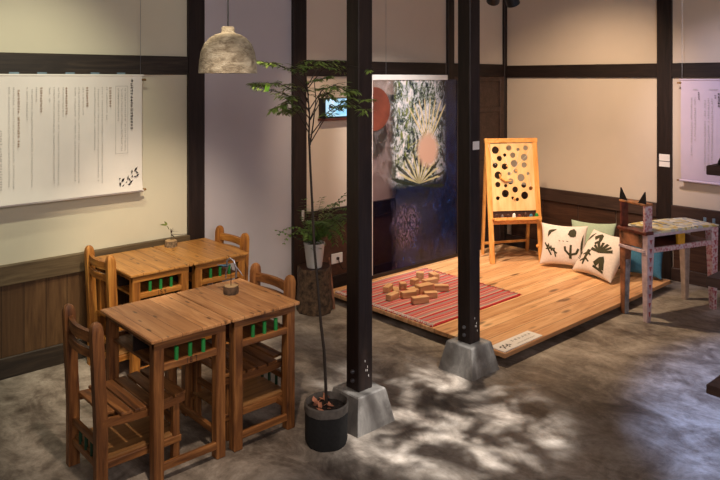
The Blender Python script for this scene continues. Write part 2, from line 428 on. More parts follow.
# ------------------------------------------------------------------ the room
ZC = 3.3
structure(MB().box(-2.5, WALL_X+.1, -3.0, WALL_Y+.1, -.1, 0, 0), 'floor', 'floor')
structure(MB().box(-2.5, WALL_X+.1, -3.0, WALL_Y+.1, ZC, ZC+.1, 0), 'ceiling', 'ceil')
structure(MB().box(-2.5, 2.65, WALL_Y, WALL_Y+.12, 0, ZC, 0), 'wall_left', 'plaster_left')
structure(MB().box(2.65, 3.65, WALL_Y, WALL_Y+.12, 0, ZC, 0), 'wall_middle', 'panelwhite')
structure(MB().box(3.65, WALL_X+.12, WALL_Y, WALL_Y+.12, 0, ZC, 0), 'wall_back', 'plaster')
structure(MB().box(WALL_X, WALL_X+.12, -3.0, WALL_Y, 0, ZC, 0), 'wall_right', 'plaster')
# head-height beams
structure(MB().box(-2.5, 2.577, WALL_Y-.025, WALL_Y, 1.925, 2.062, .004), 'trim_1', 'beam')
structure(MB().box(3.69, WALL_X-.05, WALL_Y-.025, WALL_Y, 1.915, 2.055, .004), 'trim_2', 'dark_x')
structure(MB().box(WALL_X-.025, WALL_X, -3.0, WALL_Y-.03, 1.905, 2.04, .004), 'trim_3', 'dark_y')
# wall posts
structure(MB().box(2.570, 2.706, WALL_Y-.035, WALL_Y, 0, ZC, .004), 'trim_4', 'dark_z')
structure(MB().box(3.552, 3.695, WALL_Y-.035, WALL_Y, 0, ZC, .004), 'trim_5', 'dark_z')
structure(MB().box(5.56, 5.66, WALL_Y-.035, WALL_Y, 0, ZC, .004), 'trim_6', 'dark_z')
structure(MB().box(WALL_X-.05, WALL_X, WALL_Y-.035, WALL_Y, 0, ZC, .004), 'trim_7', 'dark_z')
structure(MB().box(WALL_X-.03, WALL_X, 2.868, 3.009, 0, ZC, .004), 'trim_8', 'dark_z')
# wainscot, left
structure(MB().box(-2.5, 2.577, WALL_Y-.02, WALL_Y, .12, .6, 0), 'trim_9', 'wains')
structure(MB().box(-2.5, 2.577, WALL_Y-.045, WALL_Y, .59, .715, .004), 'trim_10', 'rail')
structure(MB().box(-2.5, 2.577, WALL_Y-.035, WALL_Y, 0, .132, .004), 'baseboard_left', 'beam')
# wainscot, back
structure(MB().box(3.695, 5.56, WALL_Y-.02, WALL_Y, .1, .63, 0), 'trim_11', 'wains_dark')
structure(MB().box(3.695, 5.56, WALL_Y-.04, WALL_Y, .6, .735, .004), 'trim_12', 'dark_x')
structure(MB().box(3.695, 5.56, WALL_Y-.035, WALL_Y, 0, .13, .004), 'baseboard_back', 'dark_x')
# wainscot, right
mb = MB()
for k in range(16):
    y1 = 2.868-.012-k*.36; mb.box(WALL_X-.018, WALL_X, y1-.352, y1, .12, .6, .003)
for k in range(4):
    y0 = 3.012+k*.42; mb.box(WALL_X-.018, WALL_X, y0, y0+.412, .12, .6, .003)
structure(mb, 'trim_13', 'wains_dark')
structure(MB().box(WALL_X-.04, WALL_X, 3.009, WALL_Y-.035, .575, .706, .004).box(WALL_X-.04, WALL_X, -3, 2.868, .575, .706, .004), 'trim_14', 'rail_dark')
structure(MB().box(WALL_X-.035, WALL_X, 3.009, WALL_Y-.035, 0, .12, .004).box(WALL_X-.035, WALL_X, -3, 2.868, 0, .12, .004), 'baseboard_right', 'rail_dark')
# panelled wooden door beside the corner
dr = MB(); dr.box(5.66, 6.541, WALL_Y-.015, WALL_Y, 0, 1.915, .002)
for x0, x1 in ((5.66, 5.74), (6.46, 6.541)): dr.box(x0, x1, WALL_Y-.03, WALL_Y-.013, 0, 1.915, .003)
for z in (0.0, .55, 1.0, 1.52, 1.86): dr.box(5.74, 6.46, WALL_Y-.028, WALL_Y-.013, z, z+.055, .003)
structure(dr, 'door_1', 'rail_dark')

# free-standing posts on tapered concrete blocks
def post(cx, cy, label, scratches, tagcard=False):
    t = thing('wooden_post', label, 'post', (cx, cy, 0))
    zt, b, a = .184, .14, .10
    f = MB(); rings = []
    for h, z in ((b, 0), (b-.002, .01), (a+.003, zt-.006), (a-.003, zt)):
        rings.append([f.bm.verts.new((sx*h, sy*h, z)) for sx, sy in ((-1,-1),(1,-1),(1,1),(-1,1))])
    for r0, r1 in zip(rings, rings[1:]):
        for k in range(4): f.bm.faces.new((r0[k], r0[(k+1)%4], r1[(k+1)%4], r1[k]))
    f.bm.faces.new(rings[0][::-1]); f.bm.faces.new(rings[-1])
    f.build('concrete_footing', 'footing', t)
    MB().box(-.052, .052, -.052, .052, zt-.002, ZC, .004).build('shaft', 'dark_z', t)
    for z in (.235, .285):
        bm_ = MB(); bm_.tube([(-.052, -.005, z), (-.060, -.005, z)], .012, 12); bm_.tube([(-.059, -.005, z), (-.068, -.005, z)], .006, 8)
        o = bm_.build('bolt', 'steel', t, smooth=True); o['label'] = 'steel bolt head on the post foot'
    if scratches:
        s = MB(); rd = random.Random(3)
        for k in range(5):
            z = .25+rd.random()*.14; y = .005+rd.uniform(-.014, .02)
            MB().box(y, y+.003, -.0535, -.0518, z, z+.012, 0).build('paint_fleck', 'paper', t)['label'] = 'pale chipped flecks near the foot of the post'
    return t
post(2.595, 2.862, 'thick dark square post on a concrete block, nearer one right behind the potted tree', True)
post(3.582, 2.885, 'dark square post on a concrete block at the front corner of the timber platform', True)
# small cards pinned on posts
c0 = PY(476, 145.5, 2.832)
tag(MB().box(c0.x-.033, c0.x+.033, 2.8305, 2.8335, c0.z-.027, c0.z+.027, 0).build('paper_card', 'paper'), 'small blank white card pinned to the dark post at the platform corner', 'card')
c0 = PX(664, 157.5, WALL_X-.03)
tag(MB().box(WALL_X-.034, WALL_X-.0295, c0.y-.055, c0.y+.045, c0.z-.032, c0.z+.032, 0).build('paper_card', 'paper'), 'upper of two white cards on the wall post beside the lilac banner', 'card')
c0 = PX(664, 163.5, WALL_X-.03)
tag(MB().box(WALL_X-.034, WALL_X-.0295, c0.y-.055, c0.y+.045, c0.z-.03, c0.z+.018, 0).build('paper_card', 'paper'), 'lower of two white cards on the wall post beside the lilac banner', 'card')

# ------------------------------------------------------------------ school desks
DH = .686
def make_desk(label, top, pre, number=None):
    t = thing('school_desk', label, 'desk', (0,0,0), 0, 'low school desks pushed together in pairs')
    W, D = .424, .60
    mb = MB(); mb.box(-W/2, W/2, -D/2, D/2, DH-.018, DH, .004); mb.build('tabletop', top, t)
    mb = MB()                                                     # frame under the top
    for sy in (-1, 1): mb.box(-W/2+.02, W/2-.02, sy*(D/2-.03)-.012, sy*(D/2-.03)+.012, DH-.058, DH-.016, .003)
    for sx in (-1, 1): mb.box(sx*(W/2-.035)-.012, sx*(W/2-.035)+.012, -D/2+.03, D/2-.03, DH-.05, DH-.016, .003)
    mb.build('apron', pre+'x', t)
    for sx in (-1, 1):
        for sy in (-1, 1):
            x, y = sx*(W/2-.046), sy*(D/2-.045)
            MB().bar((x, y, 0), (x, y, DH-.017), .052, .052, .004).build('leg', pre+'z', t)
    MB().box(-W/2+.04, W/2-.04, -D/2+.03, D/2-.03, .530, .542, .002).build('book_shelf', pre+'y', t)
    MB().box(-W/2+.045, W/2-.045, -.006, .006, .54, DH-.02, .001).build('inner_board', 'dark_x', t)['label'] = 'dark board inside the book shelf'
    for sy in (-1, 1):
        y = sy*(D/2-.032)
        o = MB().box(-W/2+.07, W/2-.07, y-.012, y+.012, .522, .556, .003).build('shelf_rail', pre+'x', t)
        if sy == -1 and number:
            n = MB(); seg(n, number, -.032, .026, .018, .004, lambda x, z: Vector((x, y-.0128, .529+z)))
            n.build('stamped_number', 'bead', o)['label'] = 'dark number %s stamped on the rail' % number
        for k in (-1, 0, 1):
            MB().tube([(k*.072, y, .55), (k*.072, y, .618)], .0105, 10).build('peg', 'green', t, smooth=True)['label'] = 'green painted round peg'
        MB().box(-W/2+.07, W/2-.07, y-.011, y+.011, .052, .088, .003).build('stretcher', pre+'x', t)
    MB().box(W/2-.058, W/2-.036, -D/2+.07, D/2-.07, .10, .135, .003).build('stretcher', pre+'y', t)
    return t
SEG = {'1': 'bc', '2': 'abged', '4': 'fgbc', '5': 'afgcd', '6': 'afgcde', '7': 'abc', '3': 'abgcd', '0': 'abcdef'}
def seg(mb, txt, x, h, w, s, fn):
    for ch in txt:
        L = {'a': (0, h-s, w-s, h), 'd': (0, 0, w-s, s), 'g': (0, h/2-s/2, w-s, h/2+s/2), 'f': (0, h/2, s, h), 'e': (0, 0, s, h/2), 'b': (w-2*s, h/2, w-s, h), 'c': (w-2*s, 0, w-s, h/2)}
        for q in SEG[ch]:
            x0, z0, x1, z1 = L[q]; mb.quad(fn(x+x0, z0), fn(x+x1, z0), fn(x+x1, z1), fn(x+x0, z1))
        x += w+.006
T1Y, T2Y = 3.315, 4.405
for (x, y, lb, tp, pre, nr) in (
    (1.655, T1Y, 'brown school desk at the left half of the nearer pair, no ornament on it', 'top', 'desk_', '167'),
    (2.088, T1Y, 'brown school desk at the right half of the nearer pair, under the wire bird', 'top', 'desk_', None),
    (2.040, T2Y, 'honey coloured school desk against the left wall, left half of the far pair', 'top_honey', 'honey_', '154'),
    (2.472, T2Y, 'honey coloured school desk at the right half of the far pair', 'top_honey', 'honey_', None)):
    d = make_desk(lb, tp, pre, nr); d.location = (x, y, 0)

# ------------------------------------------------------------------ school chairs
def make_chair(label, pre):
    """rear posts at x=0, seat towards +x"""
    t = thing('school_chair', label, 'chair', (0,0,0), 0, 'low wooden school chairs at the desk ends')
    hw = .172; LEAN = .022
    def lx(z): return -LEAN*max(0, (z-.3))/.49
    for sy in (-1, 1):
        mb = MB(); y = sy*hw; rings = []
        prof = [(0,1),(.3,1),(.5,1),(.745,1),(.768,.93),(.782,.72),(.79,.35)]
        for z, k in prof:
            x = lx(z); a, b = .027*k, .021*k
            ring = []
            for q in range(12):
                an = (q+.5)*2*pi/12; cx_, cy_ = cos(an), sin(an); m_ = max(abs(cx_), abs(cy_))
                e = .93 if z < .76 else .75
                rr = e/m_+(1-e)
                ring.append(mb.bm.verts.new((x+a*cx_*rr, y+b*cy_*rr, z)))
            rings.append(ring)
        for r0, r1 in zip(rings, rings[1:]):
            for k in range(12): mb.bm.faces.new((r0[k], r0[(k+1)%12], r1[(k+1)%12], r1[k]))
        mb.bm.faces.new(rings[0][::-1]); mb.bm.faces.new(rings[-1])
        mb.build('rear_post', pre+'z', t, smooth=True)
        MB().bar((.375, sy*.16, 0), (.375, sy*.16, .325), .038, .034, .003).build('front_leg', pre+'z', t)
        # dished seat rail
        mb = MB(); pr = []
        for k in range(13):
            x = .0+.41*k/12; zt = .344-.014*sin(pi*k/12); pr.append((x, zt))
        for (x0, z0), (x1, z1) in zip(pr, pr[1:]):
            yy = sy*.182
            mb._add([Vector(q) for q in ((x0,yy-.012,z0-.036),(x1,yy-.012,z1-.036),(x1,yy+.012,z1-.036),(x0,yy+.012,z0-.036),(x0,yy-.012,z0),(x1,yy-.012,z1),(x1,yy+.012,z1),(x0,yy+.012,z0))],
                    [(0,3,2,1),(4,5,6,7),(0,1,5,4),(2,3,7,6),(1,2,6,5),(3,0,4,7)])
        mb.build('seat_rail', pre+'x', t)
        MB().box(.02, .40, sy*.172-.01, sy*.172+.01, .108, .142, .003).build('shelf_rail', pre+'x', t)
    mb = MB()
    for k in range(6):
        xc = .045+k*.068; zt = .346-.014*sin(pi*(xc)/.41); tl = -.014*cos(pi*xc/.41)*pi/.41
        mt = Matrix.Translation((xc, 0, zt))@Matrix.Rotation(-tl, 4, 'Y')
        mb.box(-.0285, .0285, -.198 if k else -.15, .198 if k else .15, 0, .014, .002, mt)
        for sy in (-1, 1):
            for dx in (-.015, .015):
                if k: mb.tube([mt@Vector((dx, sy*.182, .0138)), mt@Vector((dx, sy*.182, .0152))], .003, 6)
    mb.build('seat', pre+'y', t)
    for z0, z1 in ((.69, .738), (.62, .66)):                      # curved back slats
        mb = MB(); N = 10; pts = []
        for k in range(N+1):
            y = -hw+.016+(2*hw-.032)*k/N; s_ = .024*sin(pi*k/N); pts.append((-s_+lx(.7), y))
        for (xa, ya), (xb, yb) in zip(pts, pts[1:]):
            mb._add([Vector(q) for q in ((xa-.011,ya,z0),(xb-.011,yb,z0),(xb+.011,yb,z0),(xa+.011,ya,z0),(xa-.011,ya,z1),(xb-.011,yb,z1),(xb+.011,yb,z1),(xa+.011,ya,z1))],
                    [(0,3,2,1),(4,5,6,7),(0,1,5,4),(2,3,7,6),(1,2,6,5),(3,0,4,7)])
        mb.build('back_slat', pre+'y', t)
    MB().box(.0, .40, -.165, .165, .140, .150, .001).build('lower_shelf', 'ply', t)['label'] = 'pale plywood shelf under the seat'
    for z in (.105, .205): MB().box(-.011, .011, -.155, .155, z, z+.032, .003).build('rear_rail', pre+'y', t)
    for k in (-1, 0, 1): MB().tube([(0, k*.07, .13), (0, k*.07, .21)], .0085, 10).build('peg', 'darkgreen', t, smooth=True)['label'] = 'dark green round peg'
    MB().box(.366, .386, -.145, .145, .20, .232, .003).build('front_stretcher', pre+'y', t)
    return t
p1 = make_chair('dark brown school chair at the left end of the nearer desk pair', 'desk_')
p1.location = (1.256, 3.315, 0)
p2 = make_chair('honey coloured school chair at the left end of the far desk pair', 'honey_')
p2.location = (1.790, 4.445, 0)
p4 = copy_tree(p1); p4['label'] = 'brown school chair at the right end of the nearer desk pair, facing left'
p4.location = (2.318, 3.334, 0); p4.rotation_euler = (0,0,pi)
p3 = copy_tree(p2); p3['label'] = 'honey brown school chair at the right end of the far desk pair'
p3.location = (2.714, 4.408, 0); p3.rotation_euler = (0,0,pi)

# ------------------------------------------------------------------ table ornaments
def log_slice(t, r, h, bark):
    MB().lathe([(0,0),(r*1.02,0),(r*1.04,h*.5),(r,h-.002),(r*.93,h-.001)], n=24, wob=.04).build('bark_ring', bark, t, smooth=True)
    MB().lathe([(r*.95,h-.003),(r*.93,h),(0,h+.0005)], n=24, wob=.04).build('cut_face', 'slice', t)
o1 = P(231, 293.5, DH)
t = thing('wire_bird_ornament', 'little grey and blue wire bird on a bark-edged log slice, nearer table', 'ornament', (o1.x, o1.y, DH))
log_slice(t, .040, .045, 'bark')
MB().tube([(.0,0,.042),(.0,0,.11),(.004,0,.15)], .0022, 6).build('stem', 'bead', t)
q = MB()                                                          # looped translucent ribbon: head, neck, trailing tail
q.tube([(.02,-.02,.09),(.022,-.02,.14),(.012,-.01,.185),(-.004,.004,.198),(-.018,.014,.185),(-.018,.012,.165)], .006, 8)
q.tube([(.012,-.01,.18),(.02,-.02,.15),(.04,-.035,.12),(.05,-.045,.10)], .006, 8, .002)
q.tube([(-.01,.01,.16),(-.02,.02,.12),(-.022,.02,.085)], .004, 8)
q.build('ribbon_body', 'steel', t, smooth=True)
w = MB()
w.leaf((-.005,.005,.158), (-.74,.67,.08), (0,0,1), .075, .03, .05); w.leaf((-.005,.005,.153), (-.74,.67,-.02), (0,0,1), .055, .025, .1)
w.build('wing', 'cushion_teal', t)['label'] = 'blue wing'
o2 = P(171, 246.5, DH)
t = thing('sprig_ornament', 'small dried sprig with a green leaf on a pale log slice, far table', 'ornament', (o2.x, o2.y, DH))
log_slice(t, .042, .045, 'bark_light')
MB().tube([(0,0,.04),(.001,0,.09),(-.004,.004,.13)], .0018, 6).build('stem', 'bead', t)
q = MB()
for dx, dz, L in ((-1, .12, .05), (-.6, .9, .035)): q.leaf((-.02,.018,.155), (dx*.74, -dx*.67, dz), (.6,.7,.2), L, .016)
q.leaf((-.01,.01,.12), (-.2,.2,.9), (1,0,0), .04, .014)
q.build('green_leaf', 'green_leaf_print', t)['label'] = 'small bright green leaf'
q = MB(); rd = random.Random(9)
for k in range(14): q.leaf((0,0,.088+rd.uniform(-.008,.03)), (.74*rd.uniform(-.2,1), -.67*rd.uniform(-.2,1), rd.uniform(-.2,.8)), (0,.3,1), rd.uniform(.02,.06), .012)
q.tube([(0,0,.088),(.05,-.04,.085),(.09,-.075,.09)], .0015, 5)
q.build('dried_leaves', 'bead', t)

# ------------------------------------------------------------------ hanging text banners
def glyphs(mb, x, z, s, rd, fn, dense=4):
    """one small brush character of size s with its top-left at (x,z)"""
    th = s*.13
    for k in range(dense):
        if k % 2 == 0:
            a = z-s*(.1+.8*rd.random()); x0 = x+s*.05*rd.random(); x1 = x+s*(.7+.25*rd.random())
            mb.quad(fn(x0, a-th), fn(x1, a-th), fn(x1, a), fn(x0, a))
        else:
            b = x+s*(.1+.75*rd.random()); z1 = z-s*.1*rd.random(); z0 = z-s*(.7+.25*rd.random())
            mb.quad(fn(b, z0), fn(b+th, z0), fn(b+th, z1), fn(b, z1))
BY = 4.705
t = thing('text_banner', 'wide white fabric banner with vertical columns of text and a leaf emblem, left wall', 'banner', (1.4, BY, 1.10))
t.location = (0,0,0)
mb = MB(); N = 40; xl, xr = .62, 2.178; zt, zb = 1.918, 1.10
rows = [(zt, 0), (1.7, .004), (1.4, .006), (1.2, .004), (1.14, -.004), (1.105, -.012)]
def fold(x): return .004*sin(x*5)+.002*sin(x*13)
for th_, nm in ((0, 'cloth'),):
    g = [[mb.bm.verts.new((xl+(xr-xl)*i/N, BY+off+fold(xl+(xr-xl)*i/N)*(zt-z), z)) for i in range(N+1)] for z, off in rows]
    for a, b in zip(g, g[1:]):
        for i in range(N): mb.bm.faces.new((a[i], a[i+1], b[i+1], b[i]))
mb.build('cloth', 'banner', t, smooth=True, fixn=False)
MB().tube([(xl-.02, BY+.006, 1.10), (xr+.012, BY+.006, 1.10)], .011, 12).build('bottom_rod', 'banner', t, smooth=True)
MB().tube([(xl-.02, BY+.004, zt), (xr+.012, BY+.004, zt)], .008, 12).build('top_rod', 'banner', t, smooth=True)
for z in (1.105, zt-.03): MB().tube([(xr-.002, BY+.004, z), (xr+.03, BY+.004, z)], .008, 10).build('rod_end', 'rod', t, smooth=True)
fn = lambda x, z: Vector((x, BY-.0065+fold(x)*(zt-z)-.003*max(0, (1.15-z)*20), z))
colsL = [  # u, v top, v bottom, ink, size px
 (132,79,81.5,'ink',3), (131.4,83,128,'ink',2.7), (125,88,151,'greyink',1.7), (121.5,88,150,'greyink',1.7), (118,88,120,'greyink',1.7),
 (110,87,106,'brownink',2.2), (106.5,87,120,'greyink',1.6), (102,87,183,'greyink',1.6), (98,87,181,'greyink',1.6), (94.5,87,150,'greyink',1.6),
 (87,87,107,'brownink',2.2), (83,87,113,'greyink',1.6), (78.7,87,183,'greyink',1.6), (75,87,181,'greyink',1.6),
 (66.3,87,113,'brownink',2.2), (63,87,115,'greyink',1.6), (58.5,87,185,'greyink',1.6), (54,87,184,'greyink',1.6), (49.5,87,100,'greyink',1.6),
 (41,87,111,'brownink',2.2), (36.3,87,100,'greyink',1.6), (32,87,186,'greyink',1.6), (27,87,120,'greyink',1.6),
 (18.5,87,147,'brownink',2.3), (13.5,87,188,'greyink',1.6), (9,87,187,'greyink',1.6), (0.8,130,190,'greyink',2.2), (-6,87,188,'greyink',1.6), (-11,87,188,'greyink',1.6), (-22,87,140,'brownink',2.2), (-27,87,188,'greyink',1.6)]
def banner_text(t, cols, pf, sc, fn, seed):
    mbs = {}; rd = random.Random(seed)
    for u, v0, v1, ink, s in cols:
        p, e = pf(u, v0), pf(u, v1); s = s*sc(u)
        mb = mbs.setdefault(ink, MB()); z = p[1]
        while z > e[1]:
            if rd.random() > .06: glyphs(mb, p[0]-s/2, z, s, rd, fn, 5 if ink != 'greyink' else 3)
            z -= s*1.16
    for ink, mb in mbs.items():
        o = mb.build('lettering', ink, t, fixn=False)
        o['label'] = {'ink': 'bold black title column', 'greyink': 'fine grey text columns', 'brownink': 'brown heading characters'}[ink]
pf = lambda u, v: (PY(u, v, BY).x, PY(u, v, BY).z)
banner_text(t, colsL, pf, lambda u: (BY/dirn(u)[1])/FL, fn, 11)
mb = MB(); a = pf(115.2, 86); b = pf(127.5, 153)                    # fine box round the lead paragraph
for x0, x1, z0, z1 in ((a[0], b[0], a[1]-.002, a[1]), (a[0], b[0], b[1], b[1]+.002), (a[0], a[0]+.002, b[1], a[1]), (b[0]-.002, b[0], b[1], a[1])):
    mb.quad(fn(x0,z0), fn(x1,z0), fn(x1,z1), fn(x0,z1))
mb.build('text_frame', 'greyink', t, fixn=False)
mb = MB(); rd = random.Random(4)                                     # leaf emblem
for (u, v, an, L, W) in ((135.3,169,.9,3.6,1.6),(131.5,171.5,1.5,2.4,1.4),(136.5,172,-.6,2.2,1.2),(137,175,.6,2.6,1.3),(134.8,176.2,-.2,2.2,1),(131.7,176,1,1.4,1.2),
                         (127.5,177.5,1.2,3,1),(129,179,-.9,2.6,1.1),(130.5,182,.8,3.4,1.6),(128.8,184.2,.2,2,1.2),(122.5,180,.9,3,2.0),(119.5,178.5,.5,1.2,1),(119.8,184,1.7,2.8,1.7),(122.8,185.5,.9,1.8,1),(126,182,.4,1.2,.9)):
    c = pf(u, v); k = .0067; dx, dz = cos(an)*L*k, sin(an)*L*k; nx, nz = -sin(an)*W*k/1.6, cos(an)*W*k/1.6
    mb._add([fn(c[0]-dx, c[1]-dz), fn(c[0]+nx, c[1]+nz), fn(c[0]+dx, c[1]+dz), fn(c[0]-nx, c[1]-nz)], [(0,1,2,3)])
mb.build('leaf_emblem', 'black', t, fixn=False)['label'] = 'black leaf sprig emblem'
for k, u in enumerate((14, 42, 70, 95, 121)):                        # pale blue tape tabs on the beam
    x = PY(u, 72, WALL_Y-.025).x
    MB().box(x-.03, x+.03, WALL_Y-.0275, WALL_Y-.0245, 1.916, 1.938, 0).build('tape_tab', 'bluepaint', t)['label'] = 'pale blue tape tab'
tag(MB().tube([(xr-.01, BY+.004, ZC), (xr-.01, BY+.004, zt+.006)], .0016, 6).build('hanging_wire', 'steel'), 'thin wire dropping from above to the corner of the left banner', 'wire')

BX = 6.52
t = thing('text_banner', 'lilac tinted fabric banner with vertical text hung on the right wall', 'banner')
yr = PX(681, 100, BX).y; yl = yr-1.3; zt2, zb2 = 1.885, .955
mb = MB(); rows = [(zt2, 0), (1.6, -.004), (1.3, -.006), (1.03, -.004), (.98, .004), (.955, .01)]
g = [[mb.bm.verts.new((BX+off+.004*sin(i*.35)*(zt2-z), yr-(yr-yl)*i/30, z)) for i in range(31)] for z, off in rows]
for a, b in zip(g, g[1:]):
    for i in range(30): mb.bm.faces.new((a[i], a[i+1], b[i+1], b[i]))
mb.build('cloth', 'banner_lilac', t, smooth=True, fixn=False)
MB().tube([(BX, yl, zb2), (BX, yr+.012, zb2)], .011, 12).build('bottom_rod', 'banner_lilac', t, smooth=True)
MB().tube([(BX, yl, zt2), (BX, yr+.012, zt2)], .008, 12).build('top_rod', 'banner_lilac', t, smooth=True)
for z in (zb2, zt2-.03): MB().tube([(BX, yr-.004, z), (BX, yr+.035, z)], .008, 10).build('rod_end', 'rod', t, smooth=True)
fnr = lambda y, z: Vector((BX-.016, -y, z))
colsR = [(691.5,97,155,'greyink',1.8),(695,97,140,'greyink',1.8),(698.8,92,99,'ink',1.8),(705,98,170,'greyink',1.8),(708.5,98,172,'greyink',1.8),(712,98,162,'greyink',1.8),(715.3,95,99,'ink',1.8),(719,93,106,'ink',2.6)]
pfr = lambda u, v: (-PX(u, v, BX-.016).y, PX(u, v, BX-.016).z)
banner_text(t, colsR, pfr, lambda u: (BX/dirn(u)[0])/FL, fnr, 5)
mb = MB()
for u0, u1 in ((693, 697.5), (709, 718.5)):
    a, b = pfr(u0, 89), pfr(u1, 89.6); mb.quad(fnr(a[0], b[1]), fnr(b[0], b[1]), fnr(b[0], a[1]), fnr(a[0], a[1]))
mb.build('header_mark', 'greyink', t, fixn=False)
tag(MB().tube([(BX, yr-.01, ZC), (BX, yr-.01, zt2+.006)], .0016, 6).build('hanging_wire', 'steel'), 'thin wire holding up the lilac banner beside the wall post', 'wire')

# ------------------------------------------------------------------ printed hanging screen
SY = 4.58; X0 = PY(372.5, 100, SY).x; X1 = PY(457, 100, SY).x; zt3 = 1.885
t = thing('hanging_screen', 'tall see-through hanging screen printed with palm leaves behind the platform', 'screen', (X0, SY, 0))
Wd = X1-X0
MB().box(0, Wd, -.003, .003, .11, zt3, 0).build('printed_film', 'film', t)
MB().box(-.01, PY(447, 80, SY).x-X0, -.012, .012, zt3-.005, zt3+.045, .003).build('top_bar', 'white', t)['label'] = 'white bar along the top edge'
MB().box(-.012, Wd+.01, -.01, .01, .082, .115, .003).build('bottom_frame', 'dark_x', t)
MB().box(Wd-.008, Wd+.012, -.01, .01, .11, zt3, .002).build('side_frame', 'dark_z', t)
MB().box(-.012, .0, -.006, .006, .11, zt3, .002).build('side_edge', 'cushion_cream', t)['label'] = 'pale left edge strip'
def spt(u, v, off=-.005):
    p = PY(u, v, SY); return Vector((p.x-X0, off, p.z))
mb = MB(); L = []  # flat rust brown disc on the film, cut off at the left edge
c = spt(374, 109); 
for k in range(40):
    an = 2*pi*k/40; x = c.x+.20*cos(an); z = c.z+.20*sin(an)
    if x < .004: x = .004
    L.append((x, z))
L2 = [p for i, p in enumerate(L) if p != L[i-1]]
uniq = []
for p in L2:
    if p[0] > .0045 or not any(abs(q_[0]-.004) < 1e-6 and abs(q_[1]-p[1]) < .03 for q_ in uniq): uniq.append(p)
mb.poly([uniq], lambda x, z, d: Vector((x, -.006, z))); mb.build('round_shape', 'disc', t)['label'] = 'rust brown round shape at the left edge'
for u in (386, 446): tag(MB().tube([(PY(u, 60, SY).x, SY, ZC), (PY(u, 60, SY).x, SY, zt3+.045)], .0015, 6).build('hanging_wire', 'steel'),
    ('left' if u < 400 else 'right')+' of the two thin wires holding the palm leaf screen', 'wire')

# ------------------------------------------------------------------ low timber platform
PX0, PX1, PY0, PY1, PZ = 3.79, 6.28, 2.75, 4.60, .08
t = thing('timber_platform', 'low wide platform of knotty warm boards, rug and cushions on it', 'platform', (PX0, PY0, 0))
mb = MB(); ys = [0, .26, .51, .78, 1.05, 1.3, 1.58, PY1-PY0]
for a, b in zip(ys, ys[1:]): mb.box(0, PX1-PX0, a+.0008, b-.0008, PZ-.032, PZ, .003)
mb.build('deck', 'deck', t)
for x in (.22, 1.2, 2.2):
    for y in (.05, .9, 1.7): MB().box(x, x+.09, y+.02, y+.10, 0, PZ-.032, .003).build('support_block', 'dark_y', t)
for y in (.13, 1.0, 1.75): MB().box(.12, PX1-PX0-.06, y, y+.05, .01, PZ-.032, .002).build('joist', 'dark_x', t)
# sign on the corner
t = thing('sign_plate', 'white flat sign with grey characters on the near corner of the platform', 'sign', (0,0,0))
a, b, c_, d = P(493.5,347,PZ), P(527,331,PZ), P(543,336.2,PZ), P(511.5,352,PZ)
a, b, c_, d = Vector((3.80,2.888,PZ)), Vector((4.25,2.888,PZ)), Vector((4.25,2.762,PZ)), Vector((3.80,2.762,PZ))
MB().box(a.x+.004, b.x, c_.y, a.y, PZ, PZ+.006, .001).build('plate', 'paper', t)
fs = lambda x, y: Vector((x, y, PZ+.0066))
for nm, x0, y0, s, n, ink in (('ink', 3.99, 2.86, .027, 6, 'greyink'), ('g', 3.99, 2.80, .013, 14, 'greyink')):
    mb = MB(); rd = random.Random(3)
    for k in range(n): glyphs(mb, x0+k*s*(1.45 if n == 6 else 1.15), y0, s, rd, fs, 6)
    mb.build('lettering', ink, t, fixn=False)
mb = MB()
for (x, y, an, L) in ((3.85,2.83,.5,.03),(3.87,2.815,2.2,.026),(3.885,2.835,1.0,.028),(3.90,2.815,.2,.03),(3.92,2.83,1.4,.024),(3.935,2.815,2.6,.026),(3.86,2.80,1.2,.02),(3.91,2.80,.8,.02)):
    dx, dy = cos(an)*L, sin(an)*L; nx, ny = -sin(an)*.009, cos(an)*.009
    mb._add([fs(x-dx*.6,y-dy*.6), fs(x+nx,y+ny), fs(x+dx*.6,y+dy*.6), fs(x-nx,y-ny)], [(0,1,2,3)])
mb.build('leaf_emblem', 'black', t, fixn=False)['label'] = 'black leaf emblem'
# rug
RX0, RX1, RY0, RY1 = 3.80, 4.90, 3.40, 4.50
t = thing('woven_rug', 'red, pink and grey striped woven rug on the platform under toy blocks', 'rug', (RX0, RY0, PZ))
mb = MB(); N = 28
def rz(x, y): return .006+.0025*sin(x*16+y*5)*sin(y*21)
g = [[mb.bm.verts.new(((RX1-RX0)*i/N+.012*sin(j*.8)*(i/N), (RY1-RY0)*j/N, rz(i/N, j/N))) for i in range(N+1)] for j in range(N+1)]
for a, b in zip(g, g[1:]):
    for i in range(N): mb.bm.faces.new((a[i], a[i+1], b[i+1], b[i]))
e = bmesh.ops.extrude_face_region(mb.bm, geom=list(mb.bm.faces))
for v in [q for q in e['geom'] if isinstance(q, bmesh.types.BMVert)]: v.co.z = 0.0005
mb.build('weave', 'rug', t)
rd = random.Random(2)
for side in (0, 1):
    mb = MB()
    for k in range(70):
        y = (RY1-RY0)*(k+.5)/70; x = (0 if side == 0 else RX1-RX0); s_ = -1 if side == 0 else 1
        L_ = rd.uniform(.02, .045) if side else rd.uniform(.0, .0)
        if side: mb.tube([(x-.01, y, .006), (x+s_*L_*.5, y+rd.uniform(-.006,.006), .006), (x+s_*L_, y+rd.uniform(-.012,.012), .003)], .003, 5)
        else: mb.tube([(x+.03, y, .009), (x+.015, y+rd.uniform(-.01,.01), .014), (x+.004, y+rd.uniform(-.01,.01), .006)], .004, 5)
    o = mb.build('fringe', 'cushion_cream' if not side else 'rug', t); o['kind'] = 'stuff'; o['label'] = 'short knotted fringe'
